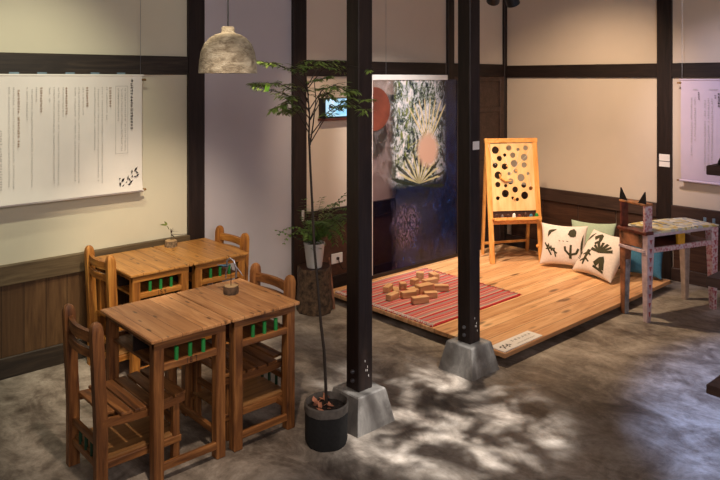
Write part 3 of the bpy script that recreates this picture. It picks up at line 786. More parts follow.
# toy blocks
BL = [ # u, v(centre), rotation deg (world), layer, size, label
 (388,288,25,0,(.125,.045,.04),'wooden block at the far left of the heap on the rug, lying lengthways'),
 (396,291,50,0,(.115,.045,.035),'wooden block just right of the leftmost one, half behind the front left one'),
 (392.5,296,12,0,(.125,.05,.04),'wooden block in front at the left of the heap, its long side to the viewer'),
 (402.8,285.5,60,0,(.06,.05,.045),'small stubby wooden block at the back left of the heap'),
 (408.5,294,-20,0,(.13,.05,.04),'wooden block left of the middle, pointing towards the platform edge'),
 (420,299.5,-22,0,(.14,.05,.042),'frontmost wooden block of the heap, nearest the platform edge'),
 (415,290.5,-5,0,(.14,.075,.035),'pale broad wooden block lying flat in the middle of the heap'),
 (424.5,288,-8,0,(.15,.07,.055),'largest orange-toned wooden block, side on in the middle of the heap'),
 (430,281,-8,0,(.15,.05,.035),'wooden block behind the largest orange-toned block'),
 (420,276,40,0,(.065,.06,.06),'cube-like wooden block at the back of the heap'),
 (434,276,70,0,(.09,.06,.045),'pale wooden block at the back right of the heap'),
 (430.5,294.5,-35,0,(.11,.05,.04),'wooden block right of the frontmost one, leaning end out'),
 (441.5,287.5,-42,0,(.12,.05,.04),'rightmost wooden block of the heap, beside the dark post'),
 (414.5,281.5,10,0,(.07,.05,.04),'short wooden block behind the middle of the heap'),
]
for (u, v, r, lay, (a, b, c_), lb) in BL:
    b *= 1.12; c_ *= 1.2
    p = P(u, v, PZ+.0085+c_/2)
    o = MB().box(-a/2, a/2, -b/2, b/2, 0, c_, .0025).build('toy_block', 'block')
    o.location = (p.x, p.y, PZ+.0085); o.rotation_euler = (0,0,radians(r)); tag(o, lb, 'toy block', 'toy blocks on the rug')

# ------------------------------------------------------------------ easel play board
t = thing('easel_board', 'pine easel play board full of round holes standing on the platform', 'easel', (0,0,0))
A = Vector((5.535, 4.165, PZ)); B = Vector((5.955, 3.885, PZ)); ex = (B-A).normalized(); Wf = (B-A).length
bk = Vector((-ex.y, ex.x, 0)); ht = 1.19; lean = .17
upv = (Vector((0,0,ht))+bk*lean).normalized(); HL = sqrt(ht*ht+lean*lean); nrm = ex.cross(upv)
def E(s, h, d=0): return A+ex*s+upv*h-nrm*d      # d>0 towards the viewer
if (E(0,0,1)-A).dot(bk) > 0: nrm = -nrm
for s0, s1 in ((0, .005), (Wf, Wf-.005)):
    MB().bar(E(s0, 0), E(s1, HL-.005), .05, .024, .003, up=nrm).build('front_leg', 'pine_z', t)
MB().bar(E(-.025, HL), E(Wf+.025, HL), .03, .045, .003, up=upv).build('top_rail', 'pine_x', t)
MB().bar(E(.02, .405), E(Wf-.02, .405), .03, .06, .003, up=upv).build('lower_rail', 'pine_x', t)
PL, PR, PB, PT = .026, Wf-.026, .505, HL-.03
holes = [(133,165,30),(243,148,22),(317,163,14),(380,150,20),(208,210,14),(163,238,22),(272,212,22),(365,232,28),(125,298,22),(202,310,25),(280,285,28),(361,300,22),(235,373,14),(289,352,16),(145,385,30),(330,410,30),(389,376,13),(245,440,24),(140,465,22),(203,477,14),(350,475,22),
         (197,545,30),(278,512,24),(353,565,30),(135,583,16),(292,598,15),(255,585,12),(405,505,16)]
def hp(px, py): return (PL+(px-88)/(440-88)*(PR-PL), PT-(py-108)/(695-108)*(PT-PB))
loops = [[(PL,PB),(PR,PB),(PR,PT),(PL,PT)]]
for px, py, r in holes:
    cx_, cy_ = hp(px, py); rr = r/8*.0101
    loops.append([(cx_+rr*cos(-2*pi*k/18), cy_+rr*sin(-2*pi*k/18)) for k in range(18)])
mb = MB(); mb.poly(loops, lambda x, y, d: E(x, y, d-.004), .010)
M['panel'] = wood('pale_birch_panel', col(214,164,104), col(232,188,130), col(240,202,148), 'z', .45, False, .5)
mb.build('holed_panel', 'panel', t)['label'] = 'pale panel drilled with many round holes'
mb = MB(); mb.bar(E(.01,.432,.045), E(Wf-.01,.432,.045), .10, .012, .002, up=upv)
mb.bar(E(.01,.432,.095), E(Wf-.01,.432,.095), .01, .03, .002, up=upv)
mb.build('tray', 'pine_x', t); mb = MB(); mb.bar(E(.02,.472,-.012), E(Wf-.02,.472,-.012), .008, .065, .001, up=upv); mb.build('tray_back', 'bead', t)
cord = MB()
for pts in ([hp(75,115), hp(100,230), hp(130,300)], [hp(430,130), hp(380,220), hp(300,300), hp(240,380)], [hp(320,170), hp(305,240), hp(290,300)], [hp(210,220), hp(222,300)], [hp(390,380), hp(398,440), hp(403,490)]):
    cord.tube([E(x, y, .012) for x, y in pts], .0015, 5)
cord.build('cord', 'whitecord', t)
mb = MB(); mb.tube([E(*hp(155,375), .012), E(*hp(160,410), .02), E(*hp(195,435), .022), E(*hp(245,435), .012)], .009, 8)
mb.build('curved_slider', 'pine_x', t, smooth=True)
for px, py in ((218,305),(289,350),(265,590)):
    mb = MB(); c_ = E(*hp(px, py), .016)
    for k in range(1): mb.lathe([(0,-.011),(.008,-.007),(.011,0),(.008,.007),(0,.011)], n=12)
    mb.build('wooden_ball', 'pine_x', t, smooth=True).location = c_
GL = P(482.5, 254, PZ); GR = P(527, 250.5, PZ)
topL, topR = E(.01, HL-.03, -.04), E(Wf-.01, HL-.03, -.04)
MB().bar(GL, topL, .026, .04, .003, up=bk).build('rear_leg', 'pine_z', t)
MB().bar(GR, topR, .026, .04, .003, up=bk).build('rear_leg', 'pine_z', t)
mL, mR = GL.lerp(topL, .1), GR.lerp(topR, .1)
MB().bar(mL, mR, .018, .025, .002).build('rear_rail', 'pine_x', t)
MB().tube([E(Wf-.03,.40,-.0), E(Wf-.03,.17,.0)], .003, 6).build('pull_cord', 'cable', t)
o = MB().lathe([(0,-.018),(.013,-.012),(.018,0),(.013,.012),(0,.018)], n=14).build('hanging_ball', 'pine_x', t, smooth=True); o.location = E(Wf-.03,.155,0)
rd = random.Random(12)
words = ['far left', 'second from the left', 'third from the left', 'just left of the middle', 'just right of the middle', 'third from the right', 'second from the right', 'far right']
for k in range(8):
    s_ = .045+k*(Wf-.09)/7; mat_ = ['bead','steel','bead','white','rust','bead','cushion_teal','green'][k]
    hgt = rd.uniform(.035,.058); rr = rd.uniform(.016,.021)
    o = MB().lathe([(0,0),(rr*.9,0),(rr,hgt*.3),(rr*.7,hgt*.8),(0,hgt)], n=12).build('toy_piece', mat_, smooth=True)
    o.location = E(s_, .4385, .058+rd.uniform(-.006,.006))
    tag(o, 'little painted playing piece in the easel tray, '+words[k], 'toy', 'playing pieces in the easel tray')

# ------------------------------------------------------------------ cushions
def cushion(label, mat, bl, br, up_, size, hgt, T=.075, prints=None, n=22):
    t = thing('cushion', label, 'cushion', (0,0,0), 0, 'square cushions leaning at the back of the platform')
    bl, br = Vector(bl), Vector(br); ex_ = (br-bl).normalized(); up_ = Vector(up_); up_ = (up_-ex_*up_.dot(ex_)).normalized()
    nn = ex_.cross(up_).normalized()
    if nn.x > 0: nn = -nn                       # front faces the viewer
    def S(s, q, side=1, off=0):
        pin = 1-.10*(1-abs(s)**3)*abs(q)**6*0
        x = s*(1-.10*(1-q*q)); y = q*(1-.10*(1-s*s))
        h = T*(max(0, (1-s*s))*max(0, (1-q*q)))**.42
        wr = .004*sin(7*s+4*q)*(1-s*s)
        return bl+ex_*(size*(x+1)/2)+up_*(hgt*(y+1)/2)+nn*(side*h+wr+off)
    mb = MB(); G = {}
    for side in (1, -1):
        for i in range(n+1):
            for j in range(n+1):
                s = -cos(pi*i/n); q = -cos(pi*j/n)
                if side == -1 and (i in (0, n) or j in (0, n)): G[side, i, j] = G[1, i, j]
                else: G[side, i, j] = mb.bm.verts.new(S(s, q, side))
        for i in range(n):
            for j in range(n): mb.bm.faces.new((G[side,i,j], G[side,i+1,j], G[side,i+1,j+1], G[side,i,j+1]))
    mb.build('cover', mat, t, smooth=True)
    if prints:
        mb = MB()
        for pts, w0, w1 in prints:
            m = 10; P_ = []
            for k in range(m+1):
                f = k/m*(len(pts)-1); i = min(int(f), len(pts)-2); f -= i
                P_.append((pts[i][0]*(1-f)+pts[i+1][0]*f, pts[i][1]*(1-f)+pts[i+1][1]*f))
            ring = []
            for k, (x, y) in enumerate(P_):
                a = P_[max(0, k-1)]; b = P_[min(m, k+1)]; dx, dy = b[0]-a[0], b[1]-a[1]; l = sqrt(dx*dx+dy*dy)+1e-9
                w = w0+(w1-w0)*k/m if w1 >= 0 else w0*sin(pi*(k+.3)/(m+.6))
                ring.append((mb.bm.verts.new(S(x-dy/l*w, y+dx/l*w, 1, .0025)), mb.bm.verts.new(S(x, y, 1, .003)), mb.bm.verts.new(S(x+dy/l*w, y-dx/l*w, 1, .0025))))
            for a, b in zip(ring, ring[1:]):
                mb.bm.faces.new((a[0], a[1], b[1], b[0])); mb.bm.faces.new((a[1], a[2], b[2], b[1]))
        mb.build('leaf_print', 'olive', t, fixn=False)['label'] = 'dark olive leaf shapes'
    return t
pr1 = [([(-.72,.32),(-.6,.62),(-.3,.76)],.07,-1), ([(.22,.5),(.42,.72),(.55,.42)],.14,-1), ([(.25,.62),(.5,.4)],.11,-1),
       ([(-.75,-.1),(-.25,-.5)],.035,.035), ([(-.85,.02),(-.5,-.6)],.035,.035), ([(-.68,-.02),(-.62,-.28)],.03,.03), ([(-.55,-.12),(-.52,-.4)],.03,.03),([(-.4,-.28),(-.3,-.68)],.03,.03),([(-.8,-.28),(-.35,-.25)],.03,.03),
       ([(.35,-.7),(.38,.0)],.06,.05), ([(.35,-.55),(.12,-.3),(.1,-.1)],.05,.05), ([(.37,-.5),(.62,-.4),(.72,-.15)],.05,.05),
       ([(-.2,.16),(-.12,.16)],.015,.015), ([(-.02,.17),(.06,.15)],.015,.015), ([(.16,.17),(.26,.16)],.015,.015),
       ([(.9,.55),(.86,.0),(.82,-.6)],.05,-1)]
cushion('white cushion with olive leaf prints and a tiny row of marks, nearest the easel', 'cushion_cream', (5.81,3.815,.10), (5.99,3.42,.10), (.13,.02,.36), .44, .40, .07, pr1)
cushion('plain sage green cushion behind the two printed ones', 'cushion_sage', (6.15,3.70,.10), (6.29,3.32,.10), (.12,.03,.36), .43, .40, .055)
pr3 = [([(-.45,.55),(-.2,.8),(-.05,.45),(-.3,.3)],.12,.06), ([(-.85,.35),(-.6,.85)],.06,-1)]
for k in range(7):
    a_ = radians(170-24*k); pr3.append(([(.22,-.05),(.22+.62*cos(a_)*.9,-.05+.62*sin(a_)*.8)],.05,.075 if k % 2 == 0 else .06))
pr3 += [([(-.45,-.75),(-.38,-.05)],.05,.10), ([(-.42,-.5),(-.68,-.62)],.05,.03), ([(-.42,-.45),(-.15,-.6)],.05,.03), ([(-.4,-.2),(-.62,-.32)],.06,.03), ([(-.4,-.18),(-.18,-.3)],.06,.03),
        ([(.15,-.62),(.45,-.28),(.55,-.75)],.12,.12), ([(.1,-.7),(.65,-.82)],.05,.05),
        ([(-.95,-.25),(-.72,-.3)],.03,.03), ([(-.9,-.5),(-.85,-.2)],.03,.03), ([(-.75,-.55),(-.78,-.2)],.03,.03)]
cushion('white cushion with large dark leaf prints tilted in front of the sage one', 'cushion_cream', (5.875,3.50,.095), (5.735,3.03,.095), (.22,-.09,.31), .48, .45, .085, pr3)
cushion('teal blue cushion half hidden behind the cat-eared bench', 'cushion_teal', (6.13,3.16,.10), (6.16,2.80,.10), (.14,.03,.38), .38, .38, .06)

# ------------------------------------------------------------------ cat-eared bench
ang = math.atan2(2.28-2.503, 5.99-5.293)
t = thing('cat_bench', 'hand painted bench with a cat-eared frame at its left end, pink and mosaic pattern', 'bench', (5.293, 2.503, 0), ang)
LB, WB, ZB = .735, .262, .69
legs = [(0,0,'front left leg, lilac with red triangles'), (LB,0,'pink triangle patterned right leg'), (0,WB-.03,'half brown, half blue grey leg'), (LB+.01,WB+.02,'pale wooden leg')]
for i, (x, y, lb) in enumerate(legs):
    sx = 1 if x == 0 else -1; sy = 1 if y == 0 else -1
    o = MB().bar((x, y, 0), (x+sx*.012, y+sy*.004, ZB-.01), .042, .042, .003, up=(0,1,0), w1=.076, h1=.07).build('leg', ['pinkpale','pink','burnt','palewood'][i], t); o['label'] = lb
    if i == 2: MB().bar((x, y-.024, .0), (x+.012, y-.034, ZB-.03), .040, .004, .001, up=(0,1,0), w1=.06, h1=.004).build('painted_face', 'greyblue_wood', o)['label'] = 'blue grey painted face'
    if i < 2:
        mb = MB()
        for k in range(9):
            z = .04+k*.07; w = .012+.008*z; xo = x+sx*.012*z/ZB; yo = y-.0215-.012*z/ZB+sy*.004*z/ZB-.001
            mb._add([Vector((xo-w, yo-.001, z+.045)), Vector((xo+w, yo-.001, z+.045)), Vector((xo, yo-.001, z))], [(0,1,2)])
        mb.build('painted_triangles', 'pinkred', o, fixn=False)
MB().box(.03, LB-.03, -.02, .0, ZB-.03, ZB-.002, .003).build('top_rail', 'pinkpale', t)
MB().box(.03, LB-.03, -.018, .002, ZB-.155, ZB-.115, .003).build('lower_rail', 'pink', t)['label'] = 'pink patterned rail'
MB().box(.03, LB-.03, WB, WB+.02, ZB-.155, ZB-.115, .003).build('lower_rail', 'pinkpale', t)
MB().box(LB*.44, LB*.44+.075, -.014, .012, ZB-.118, ZB-.028, .002).build('spacer_block', 'orange', t)['label'] = 'yellow orange spacer block'
MB().box(.02, LB-.02, .0, WB, ZB-.13, ZB-.12, .001).build('under_shelf', 'rust', t)
MB().box(.03, LB-.03, WB-.01, WB, ZB-.12, ZB-.01, .001).build('back_board', 'dark_x', t)
MB().box(-.03, -.012, .02, WB-.02, ZB-.12, ZB-.015, .003).build('end_panel', 'burnt', t)['label'] = 'scorched brown end panel'
MB().box(-.035, -.01, .0, WB, ZB-.155, ZB-.13, .003).build('end_rail', 'pinkpale', t)
mb = MB(); N = 14; rows = []
for i in range(N+1):
    x = .05+(LB+.03-.05)*i/N; zz = ZB+.006+.012*sin(pi*min(1, i/N))**.7
    rows.append((x, zz))
for (x0, z0), (x1, z1) in zip(rows, rows[1:]):
    mb._add([Vector(q) for q in ((x0,-.03,ZB-.004),(x1,-.03,ZB-.004),(x1,WB+.03,ZB-.004),(x0,WB+.03,ZB-.004),(x0,-.03,z0),(x1,-.03,z1),(x1,WB+.03,z1),(x0,WB+.03,z0))], [(0,3,2,1),(4,5,6,7),(0,1,5,4),(2,3,7,6),(1,2,6,5),(3,0,4,7)])
mb.build('seat', 'mosaic', t)['label'] = 'humped seat in yellow, white and grey mosaic'
MB().box(-.04, .045, -.025, WB+.01, ZB-.012, ZB+.012, .003).build('frame_base', 'rust', t)
mb = MB()
mb.box(-.03, .045, -.012, .014, ZB+.012, ZB+.215, .003)
mb.build('frame_side', 'pink', t)['label'] = 'pink patterned right side of the head frame'
MB().box(-.03, .045, WB-.03, WB-.008, ZB+.012, ZB+.215, .003).build('frame_side', 'rust', t)
MB().box(-.035, .05, -.016, WB-.004, ZB+.213, ZB+.230, .003).build('frame_top', 'burntorange', t)['label'] = 'worn orange top board of the head frame'
for y in (.01, WB-.06):
    mb = MB(); s0, s1 = (-.02, .055) if y < .1 else (-.02, .055)
    mb._add([Vector(q) for q in ((-.028,y+s0,ZB+.229),(-.028,y+s1,ZB+.229),(-.028,y+(s0+.008 if y < .1 else s1-.01),ZB+.325),(-.016,y+s0,ZB+.229),(-.016,y+s1,ZB+.229),(-.016,y+(s0+.008 if y < .1 else s1-.01),ZB+.325))],
            [(0,1,2),(3,5,4),(0,3,4,1),(1,4,5,2),(2,5,3,0)])
    mb.build('ear', 'black', t)['label'] = 'pointed black cat ear'

# bench with pegs behind it, by the right wall
q0 = PX(708, 222, 6.40)
t = thing('peg_rail_stand', 'dark low stand with a row of grey blue pegs behind the bench', 'stand', (6.33, q0.y-.02, 0))
MB().box(0, .16, -1.1, 0.06, .56, .61, .003).build('top_board', 'dark_y', t)
for k in range(5): MB().tube([(.04, .035-k*.075, .605), (.04, .035-k*.075, .67)], .012, 12).build('peg', 'bluepaint', t, smooth=True)['label'] = 'grey blue peg'
for y in (-.62, -1.08):
    for x in (.03, .13): MB().bar((x, y, 0), (x, y, .565), .04, .04, .003).build('leg', 'dark_z', t)

# ------------------------------------------------------------------ plank shelf at the right edge
t = thing('plank_shelf', 'dark open plank shelf cut off by the right edge of the view, three boards', 'shelf', (2.81, 1.095, 0))
for z in (.71, 1.128, 1.56):
    MB().box(0, .30, -1.2, 0, z-.036, z, .003).build('shelf_board', 'rail_dark', t)
for y in (-.28, -1.12):
    for x in (.05, .25): MB().bar((x, y, 0), (x, y, 1.525), .045, .045, .003).build('upright', 'dark_z', t)
o = thing('dark_bottle_stand', 'small dark cone shaped object on the top board of the plank shelf', 'ornament', (2.90, 1.055, 1.56))
MB().lathe([(0,0),(.03,0),(.028,.01),(.016,.035),(.01,.06),(0,.065)], n=16).build('body', 'black', o, smooth=True)

# ------------------------------------------------------------------ potted tree by the near post
tc_ = Vector((2.312, 2.805, 0))
t = thing('potted_tree', 'slender tree with layered small leaves growing from a black grow bag', 'tree', tc_)
r = .112
M['bag'] = plain('black_felt_bag', col(22,22,22), .85, 0, .2, 50, .4)
M['bagrim'] = plain('grey_folded_felt', col(92,86,80), .9, 0, .15, 40, .3)
MB().lathe([(0,0),(r*.93,0),(r*.99,.02),(r*1.0,.12),(r*1.0,.168)], n=30, wob=.02).build('grow_bag', 'bag', t, smooth=True)
MB().lathe([(r*1.0,.166),(r*1.03,.17),(r*1.03,.208),(r*.98,.215),(r*.93,.205),(r*.93,.16)], n=30, wob=.02).build('folded_rim', 'bagrim', t, smooth=True)
MB().lathe([(r*.94,.178),(r*.7,.186),(r*.35,.192),(0,.195)], n=30, wob=.03).build('soil', 'soil', t)
q = MB(); rd = random.Random(5)
for k in range(16): q.leaf((rd.uniform(-.06,.06), rd.uniform(-.06,.06), .198), (rd.uniform(-1,1), rd.uniform(-1,1), rd.uniform(0,.5)), (0,0,1), rd.uniform(.03,.05), .025, -.2)
M['dryleaf'] = plain('dry_leaf', col(180,120,92), .8, 0, .3)
q.build('dry_leaves', 'dryleaf', t)['label'] = 'dry pinkish leaves on the soil'
def TP(u, v, dt=0): return AT(u, v, 3.63+dt)-tc_
trunk = [Vector((.0,0,.18)), TP(325.5,380), TP(324,350), TP(321,325), TP(318,290), TP(314.5,250), TP(312,200), TP(310,160), TP(309,135)]
MB().tube(trunk, .0085, 8, .0055).build('trunk', 'stem', t, smooth=True)
br = MB(); br.tube([TP(309,135), TP(309.5,115), TP(308,95), TP(306,75)], .0052, 6, .003); br.tube([TP(310,145), TP(313,125), TP(316,100), TP(314,78)], .0045, 6, .002)
fol = MB(); rd = random.Random(21)
def spray(pts, dt, dens=1.0, w=1.0):
    n = len(pts); Q = [TP(u, v, dt*k/(n-1)) for k, (u, v) in enumerate(pts)]
    br.tube(Q, .0032, 5, .0012)
    full = []
    for a, b in zip(Q, Q[1:]):
        for k in range(8): full.append((a.lerp(b, k/8), (b-a).normalized()))
    full.append((Q[-1], (Q[-1]-Q[-2]).normalized())); m = len(full)
    for k, (p, d) in enumerate(full):
        if k < m*.28: continue
        if rd.random() > dens: continue
        for sgn in ((-1, 1) if k % 2 else (rd.choice((-1,1)),)):
            sd = d.cross(Vector((0,0,1))).normalized()*sgn
            tw = (d*.6+sd*.9+Vector((0,0,rd.uniform(-.15,.2)))).normalized(); L2 = rd.uniform(.05,.11)*w*(1.1-.5*k/m)
            e_ = p+tw*L2; br.tube([p, p.lerp(e_, .5)+Vector((0,0,.006)), e_], .0013, 4, .0008)
            s2 = tw.cross(Vector((0,0,1))).normalized()
            for j in range(3):
                b0 = p.lerp(e_, (j+1)/3)
                for sg in (-1, 1):
                    dd = (tw*.8+s2*sg*.8+Vector((rd.uniform(-.3,.3), rd.uniform(-.3,.3), rd.uniform(-.45,.15)))).normalized()
                    fol.leaf(b0, dd, (rd.uniform(-.3,.3), rd.uniform(-.3,.3), 1), rd.uniform(.026,.044), rd.uniform(.010,.014), .3)
            fol.leaf(e_, tw, (0,0,1), rd.uniform(.03,.045), .012, .35)
for pts, dt, w in (
    ([(308,90),(292,71),(276,64),(256,61)], .15, .5), ([(309,112),(297,92),(278,83),(254,84)], -.10, .75), ([(309,118),(296,100),(285,94),(262,88)], .2, .7),
    ([(309,128),(300,108),(289,103),(275,108)], -.05, .7), ([(310,135),(299,114),(290,108),(283,113)], .25, .6), ([(308,88),(322,70),(346,65),(374,70)], -.15, .7),
    ([(308,85),(318,68),(330,62),(342,72)], .3, .9), ([(307,84),(304,72),(312,66),(324,62)], -.2, .9), ([(309,110),(322,90),(335,85),(348,92)], -.25, .9),
    ([(310,120),(324,96),(338,86),(352,90)], .1, .9), ([(311,135),(328,112),(350,98),(374,101)], -.2, .7), ([(311,142),(325,118),(345,104),(366,110)], -.35, .6),
    ([(309,105),(303,92),(296,86),(284,84)], .3, .9), ([(308,100),(300,88),(314,80),(326,78)], .0, .9), ([(309,122),(318,100),(322,90),(330,98)], .25, .7),
    ([(309,95),(300,76),(296,66),(305,62)], .1, .6), ([(309,110),(300,100),(293,98),(286,101)], .0, .8)):
    spray(pts, dt, .42, w)
br.build('branches', 'stem', t, smooth=True)
fol.build('foliage', 'leaf', t, fixn=False)
q = MB()
q.leaf(TP(268,83), (-.2,.1,-1), (.7,.7,0), .05, .03, .1); q.leaf(TP(266,84), (.2,-.2,-1), (.7,.7,0), .045, .03, .1)
M['brightleaf'] = leafmat('bright_leaf', col(90,150,30), col(130,190,50))
q.build('bright_leaf', 'brightleaf', t, fixn=False)['label'] = 'bright green young leaves'

# ------------------------------------------------------------------ log stump and fern
sc_ = Vector((3.545, 4.45, 0))
t = thing('log_stump', 'rough dark log stump by the wall post, used as a plant stand', 'stump', sc_)
mb = MB(); n = 36; rd = random.Random(8); pf_ = [1+.05*sin(3*k*2*pi/n+1)+.03*sin(9*k*2*pi/n)+rd.uniform(-.02,.02) for k in range(n)]
rings = []
for z, rr in ((0,.142),(.03,.146),(.1,.138),(.2,.135),(.3,.137),(.36,.134),(.366,.128)):
    rings.append([mb.bm.verts.new((rr*pf_[k]*(1+rd.uniform(-.025,.025))*cos(2*pi*k/n), rr*pf_[k]*(1+rd.uniform(-.025,.025))*sin(2*pi*k/n), z)) for k in range(n)])
for a, b in zip(rings, rings[1:]):
    for k in range(n): mb.bm.faces.new((a[k], a[(k+1)%n], b[(k+1)%n], b[k]))
mb.bm.faces.new(rings[0][::-1])
mb.build('bark', 'bark', t, smooth=True)
mb = MB(); mb.lathe([(.130,.360),(.127,.368),(0,.370)], n=36, wob=.03); mb.build('cut_face', 'bead', t)
FT = 5.64
pc = Vector((3.515, 4.42, 0)); pz = .370
t = thing('potted_fern', 'white pot with feathery trailing fern standing on the log stump', 'plant', (pc.x, pc.y, pz))
MB().lathe([(0,0),(.060,0),(.063,.01),(.082,.18),(.086,.185),(.086,.197),(.078,.197),(.076,.17)], n=28).build('pot', 'potwhite', t, smooth=True)
MB().lathe([(.078,.172),(0,.182)], n=28).build('soil', 'soil', t)
root = Vector((0,0,.18)); fr = MB(); st = MB(); rd = random.Random(31)
def frond(tip, ctrl, L=.05, W=.014, dens=16):
    p0, p1, p2 = root, ctrl-Vector((pc.x, pc.y, pz)), tip-Vector((pc.x, pc.y, pz)); Q = []
    for k in range(dens+1):
        s_ = k/dens; Q.append(p0*(1-s_)**2+p1*2*s_*(1-s_)+p2*s_*s_)
    st.tube(Q, .002, 5, .001)
    for k in range(2, dens+1):
        d = (Q[k]-Q[k-1]).normalized(); sd = d.cross(Vector((0,0,1)))
        sd = sd.normalized() if sd.length > .1 else Vector((1,0,0))
        for sg in (-1, 1): fr.leaf(Q[k], d*.5+sd*sg+Vector((0,0,rd.uniform(-.3,.1))), (rd.uniform(-.3,.3),rd.uniform(-.3,.3),1), L*(1-.5*k/dens)*rd.uniform(.8,1.2), W, .3)
for (u, v, dt, cu, cv) in ((346,193,-.3,322,215),(344,200,-.1,325,205),(338,204,.0,318,200),(346,222,-.35,335,205),(341,232,-.3,338,208),(344,240,-.1,335,212),(332,236,-.35,328,215),
                           (335,243,-.2,332,220),(322,198,-.1,316,215),(313,203,0,308,225),(304,200,-.05,300,225),(318,235,-.35,316,222),(308,238,-.35,308,225),(326,225,-.4,320,210),(300,232,-.2,304,222),(330,214,.1,322,208),(347,208,-.3,328,206),(340,226,-.4,326,206),(343,214,-.45,330,214),(334,226,-.45,322,212),(322,222,-.5,316,218),(312,222,-.5,312,215)):
    frond(AT(u, v, FT+dt), AT(cu, cv, FT+dt*.5), .085, .018)
frond(AT(279,234,5.35), AT(300,215,5.45), .05, .022, 12); frond(AT(284,243,5.3), AT(292,222,5.4), .04, .022, 8); frond(AT(276,230,5.4), AT(294,236,5.45), .04, .022, 8)
for k in range(60):
    p = root+Vector((rd.uniform(-.09,.09), rd.uniform(-.09,.09), rd.uniform(-.02,.12)))
    fr.leaf(p, (rd.uniform(-1,1), rd.uniform(-1,1), rd.uniform(-.4,.8)), (0,0,1), rd.uniform(.03,.06), .018, .4)
st.build('stalks', 'stem', t); fr.build('fronds', 'fern', t, fixn=False)
# walking stick, hook and cord beside it
a = P(334, 309, 0); 
tag(MB().tube([(a.x, a.y, 0), (a.x+.03, a.y+.10, .40)], .011, 10, .009).build('wooden_stick', 'burnt'), 'thin pale wooden stick leaning behind the log stump', 'stick')
hk = PY(302.5, 215, WALL_Y-.035)
t = thing('wall_hook', 'small white hook with a hanging white cord on the wall post above the stump', 'hook', (0,0,0))
MB().box(hk.x-.012, hk.x+.012, WALL_Y-.045, WALL_Y-.034, hk.z-.05, hk.z+.04, .002).build('plate', 'white', t)
MB().tube([(hk.x+.01, WALL_Y-.09, hk.z-.04), (hk.x+.05, WALL_Y-.10, hk.z-.06), (hk.x+.055, WALL_Y-.12, hk.z-.2), (hk.x+.02, WALL_Y-.12, hk.z-.34), (hk.x-.02, WALL_Y-.12, hk.z-.45)], .003, 6).build('cord', 'whitecord', t)
# outlet
oc = PY(336.5, 258, WALL_Y-.02)
t = thing('wall_outlet', 'white square wall outlet with a black plug low behind the potted fern', 'outlet', (oc.x, WALL_Y-.02, oc.z))
MB().box(-.065, .065, -.012, 0, -.045, .045, .004).build('cover_plate', 'white', t)
MB().box(-.012, .012, -.03, -.011, -.012, .012, .003).build('plug', 'black', t)
MB().tube([(0,-.028,-.004), (.01,-.035,-.05), (.05,-.03,-.10), (.16,-.03,-.12), (.32,-.03,-.11)], .004, 6).build('cable', 'cable', t)

# ------------------------------------------------------------------ wall tablet
tl, tr_ = PY(320.5, 98, WALL_Y-.03), PY(346, 120, WALL_Y-.03)
wt = .40
t = thing('wall_tablet', 'small lit blue screen with dark writing on the wall behind the near post', 'screen', (tl.x, WALL_Y, tl.z))
hh = .18
MB().box(0, wt, -.035, -.002, -hh, 0, .004).build('casing', 'black', t)
MB().box(.055, wt-.012, -.038, -.034, -hh+.012, -.01, 0).build('display', 'screen', t)['label'] = 'lit pale blue display'
rd = random.Random(14)
for x, s in ((.085,.085),(.18,.075),(.27,.085)):
    mb = MB(); mb.tube([(x,-.0385,-.09),(x+s*.5,-.0385,-.085),(x+s,-.0385,-.09)], .005, 5)
    for k in range(5):
        a0 = (x+rd.uniform(0,s*.4), -.06-rd.uniform(0,.05)); a1 = (x+rd.uniform(s*.5,s), -.06-rd.uniform(0,.06)); am = ((a0[0]+a1[0])/2+rd.uniform(-.02,.02), (a0[1]+a1[1])/2+rd.uniform(-.03,.03))
        mb.tube([(a0[0],-.0385,a0[1]), (am[0],-.0385,am[1]), (a1[0],-.0385,a1[1])], .005, 5)
    mb.build('lettering', 'ink', t)
M['redwood'] = plain('dark_red_wood', col(92,44,36), .5, 0, .2)
MB().box(-.01, wt+.01, -.06, 0, -hh-.022, -hh-.002, .003).build('ledge', 'redwood', t)['label'] = 'thin dark red ledge under the screen'

# ------------------------------------------------------------------ pendant lamp
lc = AT(228, 75, 3.4)
t = thing('pendant_lamp', 'domed pendant lamp with a rough pulp shade hanging over the tables', 'lamp', (lc.x, lc.y, 1.923))
R_ = .142
out = [(.0,.228),(.028,.228),(.031,.222),(.031,.204),(.037,.196),(.06,.19),(.09,.172),(.115,.143),(.130,.105),(.138,.06),(R_,.0)]
inn = [(R_-.006,.0),(.132,.06),(.124,.103),(.109,.138),(.085,.166),(.055,.182),(0,.186)]
mb = MB(); mb.lathe(out+inn, n=48)
mb.build('shade', 'shade', t, smooth=True)
M['brownbulb'] = plain('unlit_bulb', col(225,220,205), .3)
MB().lathe([(0,.18),(.02,.178),(.02,.13),(.034,.10),(.038,.075),(.028,.048),(0,.04)], n=20).build('bulb', 'brownbulb', t, smooth=True)
MB().tube([(0,0,.226),(0,0,ZC-1.923)], .004, 8).build('cord', 'cable', t)

# ------------------------------------------------------------------ track spotlights just under the ceiling
lamps = []
def track_head(u, v, tt, aim, lb):
    p = AT(u, v, tt)
    t = thing('track_spotlight', lb, 'spotlight', p)
    d = (Vector(aim)-p).normalized()
    MB().tube([d*-.06, d*-.055, d*.06], .048, 20, .05).build('housing', 'black', t, smooth=True)
    MB().tube([(0,0,.0), (0,0,.12), (0,0,ZC-p.z)], .008, 8).build('drop_rod', 'black', t)
    return p, d
track_head(494, -4.5, 5.2, (5.5,4.5,1.0), 'black ceiling spotlight, left of the two at the top edge')
track_head(511, -3, 5.0, (5.8,3.2,.3), 'black ceiling spotlight, right of the two at the top edge')

